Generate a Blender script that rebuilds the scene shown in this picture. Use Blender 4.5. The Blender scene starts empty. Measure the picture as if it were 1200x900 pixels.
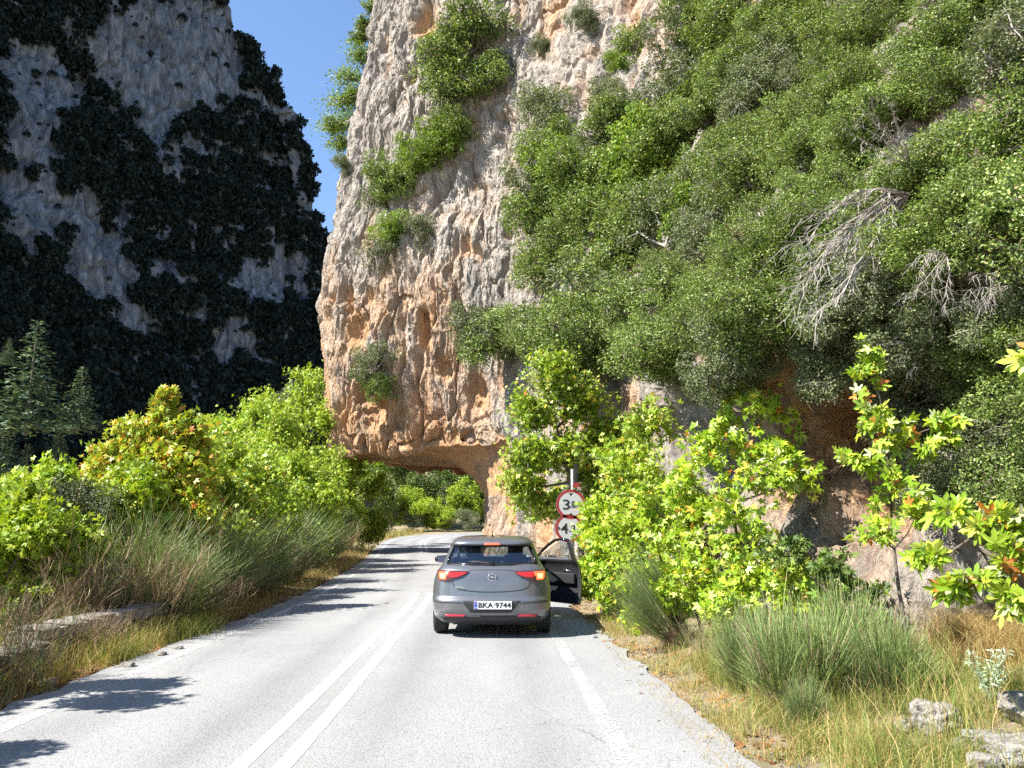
import bpy, bmesh, math, random
import numpy as np
from mathutils import Vector, Matrix, noise as mnoise
from mathutils.bvhtree import BVHTree

# ------------------------------------------------------------------ scene, camera, light
scene = bpy.context.scene
C = scene.collection
R = math.radians
CAM_H = 1.68
PITCH = math.atan(163 / 900.0)

cam_data = bpy.data.cameras.new('camera')
cam_data.sensor_width = 36.0
cam_data.lens = 27.0
cam_data.clip_start = 0.05
cam_data.clip_end = 8000
cam = bpy.data.objects.new('camera', cam_data)
C.objects.link(cam)
cam.location = (0, 0, CAM_H)
cam.rotation_euler = (math.pi / 2 + PITCH, 0, 0)
scene.camera = cam

SUN_EL = 47.0
SUN_AZ = 24.0          # degrees behind the pure left
ce = math.cos(R(SUN_EL))
SUN = Vector((-ce * math.cos(R(SUN_AZ)), -ce * math.sin(R(SUN_AZ)), math.sin(R(SUN_EL))))
sl = bpy.data.lights.new('sun', 'SUN')
sl.energy = 5.0
sl.angle = R(0.53)
sl.color = (1.0, 0.955, 0.88)
so = bpy.data.objects.new('sun', sl)
C.objects.link(so)
so.location = (-40, -20, 60)
so.rotation_euler = SUN.to_track_quat('Z', 'Y').to_euler()

world = bpy.data.worlds.new('World')
scene.world = world
world.use_nodes = True
wn = world.node_tree
wn.nodes.clear()
w_out = wn.nodes.new('ShaderNodeOutputWorld')
w_bg = wn.nodes.new('ShaderNodeBackground')
w_sky = wn.nodes.new('ShaderNodeTexSky')
w_sky.sky_type = 'NISHITA'
w_sky.sun_disc = False
w_sky.sun_elevation = R(SUN_EL)
w_sky.sun_rotation = math.atan2(SUN.x, SUN.y)
w_sky.altitude = 600
w_sky.air_density = 1.0
w_sky.dust_density = 0.0
w_sky.ozone_density = 3.4
w_bg.inputs['Strength'].default_value = 0.098
wn.links.new(w_sky.outputs[0], w_bg.inputs['Color'])
wn.links.new(w_bg.outputs[0], w_out.inputs['Surface'])

scene.view_settings.view_transform = 'Standard'
scene.view_settings.look = 'None'
scene.view_settings.gamma = 1.0
scene.view_settings.exposure = 1.58
scene.view_settings.use_curve_mapping = False
scene.cycles.max_bounces = 6
scene.cycles.diffuse_bounces = 3
scene.cycles.glossy_bounces = 2
scene.cycles.transmission_bounces = 3
scene.cycles.transparent_max_bounces = 8
scene.cycles.use_denoising = False

rng = np.random.default_rng(7)
random.seed(7)


def pix(x, y, Y):
    """world point seen at photo pixel (x, y) (1200 x 900) at forward distance Y: used to take measurements"""
    a = (x - 600) / 900.0
    b = -(y - 450) / 900.0
    dy = math.cos(PITCH) - b * math.sin(PITCH)
    dz = math.sin(PITCH) + b * math.cos(PITCH)
    t = Y / dy
    return Vector((a * t, Y, CAM_H + dz * t))


def pixdir(x, y):
    a = (x - 600) / 900.0
    b = -(y - 450) / 900.0
    return Vector((a, math.cos(PITCH) - b * math.sin(PITCH), math.sin(PITCH) + b * math.cos(PITCH))).normalized()


# ------------------------------------------------------------------ numpy noise
_perm = rng.permutation(256)
_perm = np.concatenate([_perm, _perm, _perm]).astype(np.int64)
_grad = rng.normal(size=(256, 3))
_grad /= np.linalg.norm(_grad, axis=1)[:, None]


def pnoise(P):
    P = np.asarray(P, dtype=np.float64)
    i = np.floor(P).astype(np.int64)
    f = P - i
    i &= 255
    u = f * f * f * (f * (f * 6 - 15) + 10)
    out = 0
    for dx in (0, 1):
        wx = u[:, 0] if dx else 1 - u[:, 0]
        for dy in (0, 1):
            wy = u[:, 1] if dy else 1 - u[:, 1]
            for dz in (0, 1):
                wz = u[:, 2] if dz else 1 - u[:, 2]
                h = _perm[_perm[_perm[i[:, 0] + dx] + i[:, 1] + dy] + i[:, 2] + dz]
                g = _grad[h]
                d = g[:, 0] * (f[:, 0] - dx) + g[:, 1] * (f[:, 1] - dy) + g[:, 2] * (f[:, 2] - dz)
                out = out + wx * wy * wz * d
    return out * 1.6


def fbm(P, octv=4, ridged=False, gain=0.5):
    a, s, tot = 1.0, 0, 0
    P = np.asarray(P, dtype=np.float64)
    for o in range(octv):
        n = pnoise(P * (2.03 ** o) + 17.3 * o)
        if ridged:
            n = 1 - 2 * np.abs(n)
        s = s + a * n
        tot += a
        a *= gain
    return s / tot


def worley(P, seed=0):
    """nearest and second nearest feature distance and the nearest cell's random value"""
    P = np.asarray(P, dtype=np.float64)
    i = np.floor(P).astype(np.int64)
    f1 = np.full(len(P), 9.0)
    f2 = np.full(len(P), 9.0)
    val = np.zeros(len(P))
    for dx in (-1, 0, 1):
        for dy in (-1, 0, 1):
            for dz in (-1, 0, 1):
                c = i + np.array([dx, dy, dz])
                m = c & 255
                h = _perm[_perm[_perm[m[:, 0]] + m[:, 1]] + m[:, 2] + seed]
                h2 = _perm[h + 37]
                h3 = _perm[h2 + 91]
                q = c + np.stack([h, h2, h3], 1) / 255.0 - P
                d = np.sqrt((q * q).sum(1))
                n1 = d < f1
                f2 = np.where(n1, f1, np.minimum(f2, d))
                val = np.where(n1, _perm[h3 + 13] / 255.0, val)
                f1 = np.where(n1, d, f1)
    return f1, f2, val


def smooth(a, b, x):
    t = np.clip((np.asarray(x, dtype=float) - a) / (b - a), 0, 1)
    return t * t * (3 - 2 * t)


# ------------------------------------------------------------------ object helpers
def tag(o, label=None, cat=None, group=None, kind=None):
    if label:
        o['label'] = label
    if cat:
        o['category'] = cat
    if group:
        o['group'] = group
    if kind:
        o['kind'] = kind
    return o


def empty(name, loc=(0, 0, 0), rz=0.0, sc=1.0):
    o = bpy.data.objects.new(name, None)
    o.empty_display_size = 0.2
    C.objects.link(o)
    o.location = loc
    o.rotation_euler = (0, 0, rz)
    o.scale = (sc, sc, sc)
    return o


def link(name, me, parent=None):
    o = bpy.data.objects.new(name, me)
    C.objects.link(o)
    if parent is not None:
        o.parent = parent
    return o


def copy_tree(o, parent=None):
    c = o.copy()
    C.objects.link(c)
    c.parent = parent
    for ch in list(o.children):
        copy_tree(ch, c)
    return c


def npmesh(name, V, F, mats=(), mi=None, smoothf=False, attrs=None):
    """V (n,3), F (m,k) constant k or list of such arrays"""
    me = bpy.data.meshes.new(name)
    V = np.asarray(V, dtype=np.float32)
    if isinstance(F, np.ndarray):
        F = [F]
    F = [np.asarray(f, dtype=np.int32) for f in F if len(f)]
    me.vertices.add(len(V))
    me.vertices.foreach_set('co', V.ravel())
    li = np.concatenate([f.ravel() for f in F])
    tot = np.concatenate([np.full(len(f), f.shape[1], dtype=np.int32) for f in F])
    st = np.concatenate([[0], np.cumsum(tot)[:-1]]).astype(np.int32)
    me.loops.add(len(li))
    me.loops.foreach_set('vertex_index', li)
    me.polygons.add(len(tot))
    me.polygons.foreach_set('loop_start', st)
    for m in mats:
        me.materials.append(m)
    if mi is not None:
        me.polygons.foreach_set('material_index', np.asarray(mi, dtype=np.int32))
    me.update(calc_edges=True)
    me.polygons.foreach_set('use_smooth', np.full(len(tot), bool(smoothf)))
    if attrs:
        for k, v in attrs.items():
            a = me.attributes.new(k, 'FLOAT', 'POINT')
            a.data.foreach_set('value', np.asarray(v, dtype=np.float32))
    return me


class MB:
    """collects boxes, tubes, lathes and free polygons into one mesh"""
    def __init__(self):
        self.V, self.F, self.M = [], [], []
        self.n = 0

    def add(self, V, F, m=0):
        V = [tuple(v) for v in V]
        self.V += V
        for f in F:
            self.F.append([i + self.n for i in f])
            self.M.append(m)
        self.n += len(V)

    def box(self, lo, hi, m=0, bev=0.0):
        x0, y0, z0 = lo
        x1, y1, z1 = hi
        if bev <= 0:
            self.add([(x0, y0, z0), (x1, y0, z0), (x1, y1, z0), (x0, y1, z0), (x0, y0, z1), (x1, y0, z1), (x1, y1, z1), (x0, y1, z1)],
                     [(3, 2, 1, 0), (4, 5, 6, 7), (0, 1, 5, 4), (1, 2, 6, 5), (2, 3, 7, 6), (3, 0, 4, 7)], m)
            return
        b = bm_box(lo, hi, bev)
        self.add([v.co[:] for v in b.verts], [[v.index for v in f.verts] for f in b.faces], m)
        b.free()

    def tube(self, P, rad, n=6, m=0, cap=True):
        P = [Vector(p) for p in P]
        if not hasattr(rad, '__len__'):
            rad = [rad] * len(P)
        rings = []
        up = Vector((0.123, 0.31, 1)).normalized()
        for i, p in enumerate(P):
            d = (P[min(i + 1, len(P) - 1)] - P[max(i - 1, 0)])
            if d.length < 1e-9:
                d = Vector((0, 0, 1))
            d.normalize()
            a = d.cross(up)
            if a.length < 0.05:
                a = d.cross(Vector((1, 0, 0)))
            a.normalize()
            b = d.cross(a)
            rings.append([p + (a * math.cos(2 * math.pi * k / n) + b * math.sin(2 * math.pi * k / n)) * rad[i] for k in range(n)])
        V = [v for r in rings for v in r]
        F = []
        for i in range(len(P) - 1):
            for k in range(n):
                F.append((i * n + k, i * n + (k + 1) % n, (i + 1) * n + (k + 1) % n, (i + 1) * n + k))
        if cap:
            F.append(tuple(range(n))[::-1])
            F.append(tuple((len(P) - 1) * n + k for k in range(n)))
        self.add(V, F, m)

    def lathe(self, prof, origin=(0, 0, 0), axis='X', n=32, m=0, closed=False):
        """prof: (axial, radius)"""
        o = Vector(origin)
        V, F = [], []
        for (a, r) in prof:
            for k in range(n):
                c, s = math.cos(2 * math.pi * k / n) * r, math.sin(2 * math.pi * k / n) * r
                V.append(o + (Vector((a, c, s)) if axis == 'X' else Vector((c, a, s)) if axis == 'Y' else Vector((c, s, a))))
        L = len(prof)
        for i in range(L if closed else L - 1):
            j = (i + 1) % L
            for k in range(n):
                F.append((i * n + k, i * n + (k + 1) % n, j * n + (k + 1) % n, j * n + k))
        if not closed:
            F.append(tuple(range(n))[::-1])
            F.append(tuple((L - 1) * n + k for k in range(n)))
        self.add(V, F, m)

    def mesh(self, name, mats, smoothf=False):
        me = bpy.data.meshes.new(name)
        me.from_pydata(self.V, [], self.F)
        for mm in (mats if isinstance(mats, (list, tuple)) else [mats]):
            me.materials.append(mm)
        me.polygons.foreach_set('material_index', self.M)
        me.polygons.foreach_set('use_smooth', [smoothf] * len(self.F))
        me.update()
        return me

    def build(self, name, mats, parent=None, smoothf=False):
        return link(name, self.mesh(name, mats, smoothf), parent)


def bm_box(lo, hi, bev):
    b = bmesh.new()
    bmesh.ops.create_cube(b, size=1)
    for v in b.verts:
        v.co = Vector([(lo[i] + hi[i]) / 2 + v.co[i] * (hi[i] - lo[i]) for i in range(3)])
    bmesh.ops.bevel(b, geom=b.edges[:], offset=bev, segments=2, affect='EDGES', profile=0.6)
    b.verts.index_update()
    return b


# ------------------------------------------------------------------ materials
def mat(name):
    m = bpy.data.materials.new(name)
    m.use_nodes = True
    nt = m.node_tree
    b = nt.nodes['Principled BSDF']
    return m, nt, b


def N(nt, typ, **kw):
    n = nt.nodes.new(typ)
    for k, v in kw.items():
        if k.startswith('i_'):
            n.inputs[k[2:].replace('_', ' ')].default_value = v
        else:
            setattr(n, k, v)
    return n


def ramp(nt, src, stops, interp='LINEAR'):
    r = nt.nodes.new('ShaderNodeValToRGB')
    r.color_ramp.interpolation = interp
    e = r.color_ramp.elements
    while len(e) < len(stops):
        e.new(0.5)
    for i, (p, c) in enumerate(stops):
        e[i].position = p
        e[i].color = (*c, 1) if len(c) == 3 else c
    nt.links.new(src, r.inputs[0])
    return r.outputs[0]


def noise_tex(nt, scale, detail=4, rough=0.55, vec=None, dist=0.0):
    n = N(nt, 'ShaderNodeTexNoise')
    n.inputs['Scale'].default_value = scale
    n.inputs['Detail'].default_value = detail
    n.inputs['Roughness'].default_value = rough
    n.inputs['Distortion'].default_value = dist
    if vec is not None:
        nt.links.new(vec, n.inputs['Vector'])
    return n.outputs[0]


def mixc(nt, fac, a, b, mode='MIX'):
    m = nt.nodes.new('ShaderNodeMix')
    m.data_type = 'RGBA'
    m.blend_type = mode
    for i, v in ((0, fac), (6, a), (7, b)):
        if isinstance(v, (int, float)):
            m.inputs[i].default_value = v
        elif isinstance(v, (tuple, list)):
            m.inputs[i].default_value = (*v, 1) if len(v) == 3 else v
        else:
            nt.links.new(v, m.inputs[i])
    return m.outputs[2]


def math_n(nt, op, a, b=0.0, clamp=False):
    m = nt.nodes.new('ShaderNodeMath')
    m.operation = op
    m.use_clamp = clamp
    for i, v in ((0, a), (1, b)):
        if isinstance(v, (int, float)):
            m.inputs[i].default_value = v
        else:
            nt.links.new(v, m.inputs[i])
    return m.outputs[0]


def madd(nt, a, b, c):
    m = nt.nodes.new('ShaderNodeMath')
    m.operation = 'MULTIPLY_ADD'
    for i, v in ((0, a), (1, b), (2, c)):
        if isinstance(v, (int, float)):
            m.inputs[i].default_value = v
        else:
            nt.links.new(v, m.inputs[i])
    return m.outputs[0]


def world_pos(nt, scale=(1, 1, 1)):
    g = nt.nodes.new('ShaderNodeNewGeometry')
    mp = nt.nodes.new('ShaderNodeMapping')
    mp.inputs['Scale'].default_value = scale
    nt.links.new(g.outputs['Position'], mp.inputs['Vector'])
    return mp.outputs[0]


def obj_pos(nt, scale=(1, 1, 1)):
    g = nt.nodes.new('ShaderNodeTexCoord')
    mp = nt.nodes.new('ShaderNodeMapping')
    mp.inputs['Scale'].default_value = scale
    nt.links.new(g.outputs['Object'], mp.inputs['Vector'])
    return mp.outputs[0]


def bump(nt, b, h, strength=0.3, dist=0.02):
    n = nt.nodes.new('ShaderNodeBump')
    n.inputs['Strength'].default_value = strength
    n.inputs['Distance'].default_value = dist
    nt.links.new(h, n.inputs['Height'])
    nt.links.new(n.outputs[0], b.inputs['Normal'])


def simple(name, col, rough=0.5, metal=0.0, vary=0.0, scale=20, spec=None, bmp=0.0):
    m, nt, b = mat(name)
    b.inputs['Base Color'].default_value = (*col, 1)
    b.inputs['Roughness'].default_value = rough
    b.inputs['Metallic'].default_value = metal
    if spec is not None:
        b.inputs['Specular IOR Level'].default_value = spec
    if vary > 0:
        n = noise_tex(nt, scale, 5, 0.6, obj_pos(nt))
        c = ramp(nt, n, [(0.25, tuple(x * (1 - vary) for x in col)), (0.75, tuple(min(1, x * (1 + vary)) for x in col))])
        nt.links.new(c, b.inputs['Base Color'])
        if bmp:
            bump(nt, b, n, bmp, 0.02)
    return m


def leaf_mat(name, stops, trans=0.35, gloss=0.25, rough=0.45, objvar=0.25):
    m = bpy.data.materials.new(name)
    m.use_nodes = True
    nt = m.node_tree
    nt.nodes.clear()
    out = nt.nodes.new('ShaderNodeOutputMaterial')
    g = nt.nodes.new('ShaderNodeNewGeometry')
    oi = nt.nodes.new('ShaderNodeObjectInfo')
    col = ramp(nt, g.outputs['Random Per Island'], stops)
    # per-plant and per-clump variation
    n = noise_tex(nt, 1.3, 2, 0.5, world_pos(nt))
    v = math_n(nt, 'MULTIPLY', oi.outputs['Random'], objvar)
    v = math_n(nt, 'ADD', v, 1 - objvar / 2)
    v2 = madd(nt, n, 0.7, 0.65)
    hs = nt.nodes.new('ShaderNodeHueSaturation')
    nt.links.new(col, hs.inputs['Color'])
    nt.links.new(math_n(nt, 'MULTIPLY', v, v2), hs.inputs['Value'])
    col = hs.outputs[0]
    d = nt.nodes.new('ShaderNodeBsdfPrincipled')
    d.inputs['Roughness'].default_value = rough
    d.inputs['Specular IOR Level'].default_value = gloss
    nt.links.new(col, d.inputs['Base Color'])
    t = nt.nodes.new('ShaderNodeBsdfTranslucent')
    tc = mixc(nt, 1.0, col, (1.25, 1.2, 0.5), 'MULTIPLY')
    nt.links.new(tc, t.inputs['Color'])
    mx = nt.nodes.new('ShaderNodeMixShader')
    mx.inputs[0].default_value = trans
    nt.links.new(d.outputs[0], mx.inputs[1])
    nt.links.new(t.outputs[0], mx.inputs[2])
    nt.links.new(mx.outputs[0], out.inputs['Surface'])
    return m


# leaves
M_OAK = leaf_mat('evergreen_leaf', [(0.0, (0.040, 0.078, 0.016)), (0.35, (0.105, 0.170, 0.032)), (0.7, (0.20, 0.275, 0.060)), (0.95, (0.32, 0.38, 0.13)), (1.0, (0.38, 0.33, 0.15))], 0.28, 0.3, 0.42)
M_OAKG = leaf_mat('grey_green_leaf', [(0.0, (0.055, 0.080, 0.036)), (0.5, (0.13, 0.165, 0.070)), (1.0, (0.27, 0.29, 0.15))], 0.22, 0.3, 0.45)
M_OAKY = leaf_mat('bright_shrub_leaf', [(0.0, (0.08, 0.15, 0.018)), (0.5, (0.17, 0.27, 0.035)), (1.0, (0.30, 0.38, 0.07))], 0.33, 0.3, 0.45)
M_PLANE = leaf_mat('plane_leaf', [(0.0, (0.15, 0.25, 0.015)), (0.45, (0.26, 0.39, 0.02)), (0.78, (0.40, 0.48, 0.04)), (0.94, (0.48, 0.52, 0.16)), (0.975, (0.56, 0.46, 0.05)), (1.0, (0.55, 0.2, 0.04))], 0.32, 0.45, 0.38)
M_PLANEO = leaf_mat('autumn_plane_leaf', [(0.0, (0.20, 0.32, 0.02)), (0.5, (0.38, 0.47, 0.04)), (0.74, (0.52, 0.52, 0.08)), (0.88, (0.62, 0.42, 0.05)), (1.0, (0.55, 0.18, 0.03))], 0.32, 0.45, 0.38)
M_PLANED = leaf_mat('valley_plane_leaf', [(0.0, (0.16, 0.27, 0.015)), (0.5, (0.30, 0.43, 0.03)), (1.0, (0.46, 0.52, 0.07))], 0.34, 0.35, 0.42)
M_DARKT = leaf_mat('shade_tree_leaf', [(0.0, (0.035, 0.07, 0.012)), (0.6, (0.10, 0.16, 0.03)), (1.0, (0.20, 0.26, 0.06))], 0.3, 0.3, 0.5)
M_FAR = leaf_mat('mountain_foliage', [(0.0, (0.005, 0.010, 0.010)), (0.6, (0.011, 0.019, 0.016)), (1.0, (0.024, 0.036, 0.028))], 0.1, 0.1, 0.7)  # leaf colour taken down to near-black blue to carry the mountain's shade
M_FIR = leaf_mat('fir_needles', [(0.0, (0.03, 0.06, 0.035)), (0.6, (0.08, 0.13, 0.08)), (1.0, (0.20, 0.26, 0.16))], 0.15, 0.2, 0.6)
M_BROOM = leaf_mat('broom_stem_green', [(0.0, (0.09, 0.15, 0.045)), (0.5, (0.18, 0.26, 0.08)), (0.85, (0.28, 0.36, 0.14)), (1.0, (0.42, 0.41, 0.18))], 0.2, 0.3, 0.5)
M_BROOMD = leaf_mat('broom_stem_dry', [(0.0, (0.12, 0.075, 0.05)), (0.5, (0.25, 0.17, 0.11)), (1.0, (0.38, 0.29, 0.19))], 0.1, 0.2, 0.7)
M_DRY = leaf_mat('dry_grass_blade', [(0.0, (0.28, 0.17, 0.07)), (0.5, (0.45, 0.31, 0.13)), (0.8, (0.58, 0.45, 0.22)), (1.0, (0.30, 0.30, 0.09))], 0.3, 0.2, 0.7)
M_GRASS = leaf_mat('green_grass_blade', [(0.0, (0.10, 0.15, 0.03)), (0.6, (0.20, 0.26, 0.05)), (1.0, (0.42, 0.36, 0.14))], 0.35, 0.3, 0.5)
M_LITTER = leaf_mat('fallen_leaf', [(0.0, (0.12, 0.05, 0.02)), (0.5, (0.25, 0.11, 0.04)), (1.0, (0.42, 0.22, 0.08))], 0.1, 0.2, 0.7)
M_SILVER = leaf_mat('silver_leaf', [(0.0, (0.20, 0.27, 0.17)), (1.0, (0.42, 0.50, 0.36))], 0.25, 0.3, 0.5)
M_BARK = simple('bark', (0.10, 0.08, 0.06), 0.85, vary=0.4, scale=25, bmp=0.5)
M_BARKG = simple('grey_bark', (0.30, 0.27, 0.24), 0.85, vary=0.35, scale=25, bmp=0.5)
M_DEAD = simple('dead_wood', (0.34, 0.30, 0.265), 0.85, vary=0.3, scale=18, bmp=0.4)


def rock_material(name, cols, ochre, zs=0.55, bstr=0.9, fine=1.0):
    """limestone: grey, pale and rust stained, with eroded relief"""
    m, nt, b = mat(name)
    w1 = world_pos(nt, (1, 1, zs))
    big = noise_tex(nt, 0.55, 5, 0.6, w1)
    n1 = noise_tex(nt, 2.6 * fine, 8, 0.68, w1, 0.6)
    n2 = noise_tex(nt, 13.0 * fine, 6, 0.7, w1)
    grey = ramp(nt, n1, [(0.28, cols[0]), (0.45, cols[1]), (0.60, cols[2]), (0.78, cols[3])])
    at = nt.nodes.new('ShaderNodeAttribute')
    at.attribute_name = 'ochre'
    f = math_n(nt, 'ADD', at.outputs['Fac'], madd(nt, big, 1.3, -0.65))
    f = math_n(nt, 'ADD', f, madd(nt, n2, 0.5, -0.25))
    f = ramp(nt, f, [(0.30, (0, 0, 0)), (0.50, (0.35, 0.35, 0.35)), (0.85, (1, 1, 1))])
    oc = ramp(nt, n2, [(0.25, ochre[0]), (0.5, ochre[1]), (0.75, ochre[2])])
    col = mixc(nt, f, grey, oc)
    # dark lichen streaks running down the face
    st = noise_tex(nt, 1.6, 6, 0.7, world_pos(nt, (1, 1, 0.12)), 0.5)
    stf = ramp(nt, st, [(0.50, (0, 0, 0)), (0.68, (0.75, 0.75, 0.75))])
    col = mixc(nt, stf, col, (0.16, 0.15, 0.14))
    nt.links.new(col, b.inputs['Base Color'])
    b.inputs['Roughness'].default_value = 0.92
    b.inputs['Specular IOR Level'].default_value = 0.15
    vo = nt.nodes.new('ShaderNodeTexVoronoi')
    vo.inputs['Scale'].default_value = 5.5 * fine
    nt.links.new(w1, vo.inputs['Vector'])
    h = math_n(nt, 'ADD', math_n(nt, 'MULTIPLY', n1, 1.0), math_n(nt, 'MULTIPLY', n2, 0.35))
    h = math_n(nt, 'ADD', h, math_n(nt, 'MULTIPLY', vo.outputs['Distance'], 0.25))
    bump(nt, b, h, bstr, 0.35 / fine)
    return m


GREYS = [(0.135, 0.118, 0.10), (0.31, 0.272, 0.232), (0.46, 0.410, 0.355), (0.60, 0.54, 0.475)]
OCH = [(0.27, 0.13, 0.055), (0.52, 0.30, 0.155), (0.66, 0.48, 0.32)]
M_CLIFF = rock_material('cliff_limestone', GREYS, OCH, zs=0.5, bstr=1.0, fine=1.3)
M_MOUNT = rock_material('shade_tinted_limestone', [(0.045, 0.054, 0.068), (0.115, 0.132, 0.16), (0.23, 0.25, 0.285), (0.38, 0.395, 0.41)], [(0.14, 0.095, 0.06), (0.21, 0.155, 0.10), (0.28, 0.22, 0.15)], zs=0.35, bstr=1.0, fine=0.12)  # the far face's dark blue shade is put into the rock colour
# ------------------------------------------------------------------ road line and terrain
def catmull(P, n=20):
    P = [np.array(p, dtype=float) for p in P]
    P = [2 * P[0] - P[1]] + P + [2 * P[-1] - P[-2]]
    out = []
    for i in range(1, len(P) - 2):
        for k in range(n):
            t = k / n
            a, b, c, d = P[i - 1], P[i], P[i + 1], P[i + 2]
            out.append(0.5 * ((2 * b) + (-a + c) * t + (2 * a - 5 * b + 4 * c - d) * t * t + (-a + 3 * b - 3 * c + d) * t ** 3))
    out.append(P[-2])
    return np.array(out)


CL = catmull([(-1.75, -16), (-1.75, -4), (-1.75, 5), (-1.88, 11), (-2.12, 19), (-3.3, 31), (-4.5, 41), (-5.9, 52), (-6.7, 61),
              (-6.2, 70), (-3.2, 78), (2, 83), (10, 86), (22, 88), (45, 88)], 16)
_T = np.gradient(CL, axis=0)
_T /= np.linalg.norm(_T, axis=1)[:, None]
CLN = np.stack([_T[:, 1], -_T[:, 0]], 1)          # points right
CLS = np.concatenate([[0], np.cumsum(np.linalg.norm(np.diff(CL, axis=0), axis=1))])
HALF_R = np.interp(CL[:, 1], [0, 6, 9, 12.5, 18, 26, 60], [3.55, 3.50, 3.42, 3.3, 3.1, 2.95, 2.9])


def road_z(Y):
    y = np.asarray(Y, dtype=float) - 33
    return np.where(y < 0, 0, np.where(y < 8, 0.0165 * y * y / 16, 0.0165 * (y - 4)))


def lateral(X, Y):
    """signed distance right of the road's middle line, and the nearest line point's index"""
    X = np.asarray(X, dtype=float).ravel()
    Y = np.asarray(Y, dtype=float).ravel()
    d = np.empty(len(X))
    j = np.empty(len(X), dtype=int)
    for a in range(0, len(X), 20000):
        dx = X[a:a + 20000, None] - CL[None, :, 0]
        dy = Y[a:a + 20000, None] - CL[None, :, 1]
        q = dx * dx + dy * dy
        k = q.argmin(1)
        r = np.arange(len(k))
        side = dx[r, k] * CLN[k, 0] + dy[r, k] * CLN[k, 1]
        d[a:a + 20000] = np.sqrt(q[r, k]) * np.where(side < 0, -1, 1)
        j[a:a + 20000] = k
    return d, j


def terrain_z(X, Y):
    X = np.asarray(X, dtype=float).ravel()
    Y = np.asarray(Y, dtype=float).ravel()
    d, j = lateral(X, Y)
    z0 = road_z(CL[j, 1])
    nz = fbm(np.stack([X * 0.5, Y * 0.5, X * 0], 1), 3)
    right = 0.16 * np.clip(d - 3.5, 0, 3) * smooth(3.4, 4.4, d) + 0.25 * np.clip(d - 6.5, 0, 30) + nz * 0.10 * smooth(3.4, 5, d)
    dl = -d
    left = 0.06 * smooth(3.2, 3.8, dl) - 0.42 * np.clip(dl - 4.6, 0, 14) - 0.02 * np.clip(dl - 18, 0, 60) + nz * 0.12 * smooth(3.3, 4.5, dl)
    rise = smooth(93, 140, Y) * 16 * smooth(-50, -22, X)
    left = left * (1 - smooth(70, 88, Y) * smooth(-45, -20, X)) + rise
    z = z0 - 0.03 + np.where(d > 0, right + rise * smooth(6, 20, d), left)
    far = smooth(120, 400, np.hypot(X, Y))
    return z * (1 - far) + far * (-8) + far * 0


def tz(x, y):
    return float(terrain_z([x], [y])[0])


def axis_pts(parts):
    out = []
    for a, b, s in parts:
        out += list(np.arange(a, b, s))
    out.append(parts[-1][1])
    return np.array(out)


def build_ground():
    xs = axis_pts([(-3000, -600, 400), (-600, -120, 60), (-120, -30, 6), (-30, -10, 1.0), (-10, 7, 0.3), (7, 30, 1.5), (30, 150, 12), (150, 600, 90), (600, 3000, 400)])
    ys = axis_pts([(-1500, -60, 240), (-60, -8, 8), (-8, 30, 0.35), (30, 100, 0.8), (100, 200, 5), (200, 600, 40), (600, 4000, 400)])
    XX, YY = np.meshgrid(xs, ys)
    Z = terrain_z(XX, YY)
    V = np.stack([XX.ravel(), YY.ravel(), Z], 1)
    nx, ny = len(xs), len(ys)
    i = (np.arange(ny - 1)[:, None] * nx + np.arange(nx - 1)[None]).ravel()
    F = np.stack([i, i + 1, i + 1 + nx, i + nx], 1)
    m, nt, b = mat('bank_earth')
    w = world_pos(nt)
    n1 = noise_tex(nt, 0.9, 5, 0.6, w)
    n2 = noise_tex(nt, 9, 8, 0.75, w)
    n3 = noise_tex(nt, 45, 4, 0.7, w)
    c1 = ramp(nt, n2, [(0.3, (0.13, 0.09, 0.055)), (0.5, (0.27, 0.20, 0.13)), (0.72, (0.42, 0.335, 0.235))])
    c2 = ramp(nt, n2, [(0.3, (0.08, 0.09, 0.03)), (0.7, (0.24, 0.22, 0.10))])
    c = mixc(nt, ramp(nt, n1, [(0.42, (0, 0, 0)), (0.6, (1, 1, 1))]), c1, c2)
    c = mixc(nt, ramp(nt, n3, [(0.6, (0, 0, 0)), (0.75, (0.7, 0.7, 0.7))]), c, (0.45, 0.41, 0.36))
    nt.links.new(c, b.inputs['Base Color'])
    b.inputs['Roughness'].default_value = 0.95
    bump(nt, b, math_n(nt, 'ADD', n2, math_n(nt, 'MULTIPLY', n3, 0.4)), 0.8, 0.06)
    o = link('ground', npmesh('ground', V, F, [m], smoothf=True))
    tag(o, kind='structure')
    return o


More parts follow.
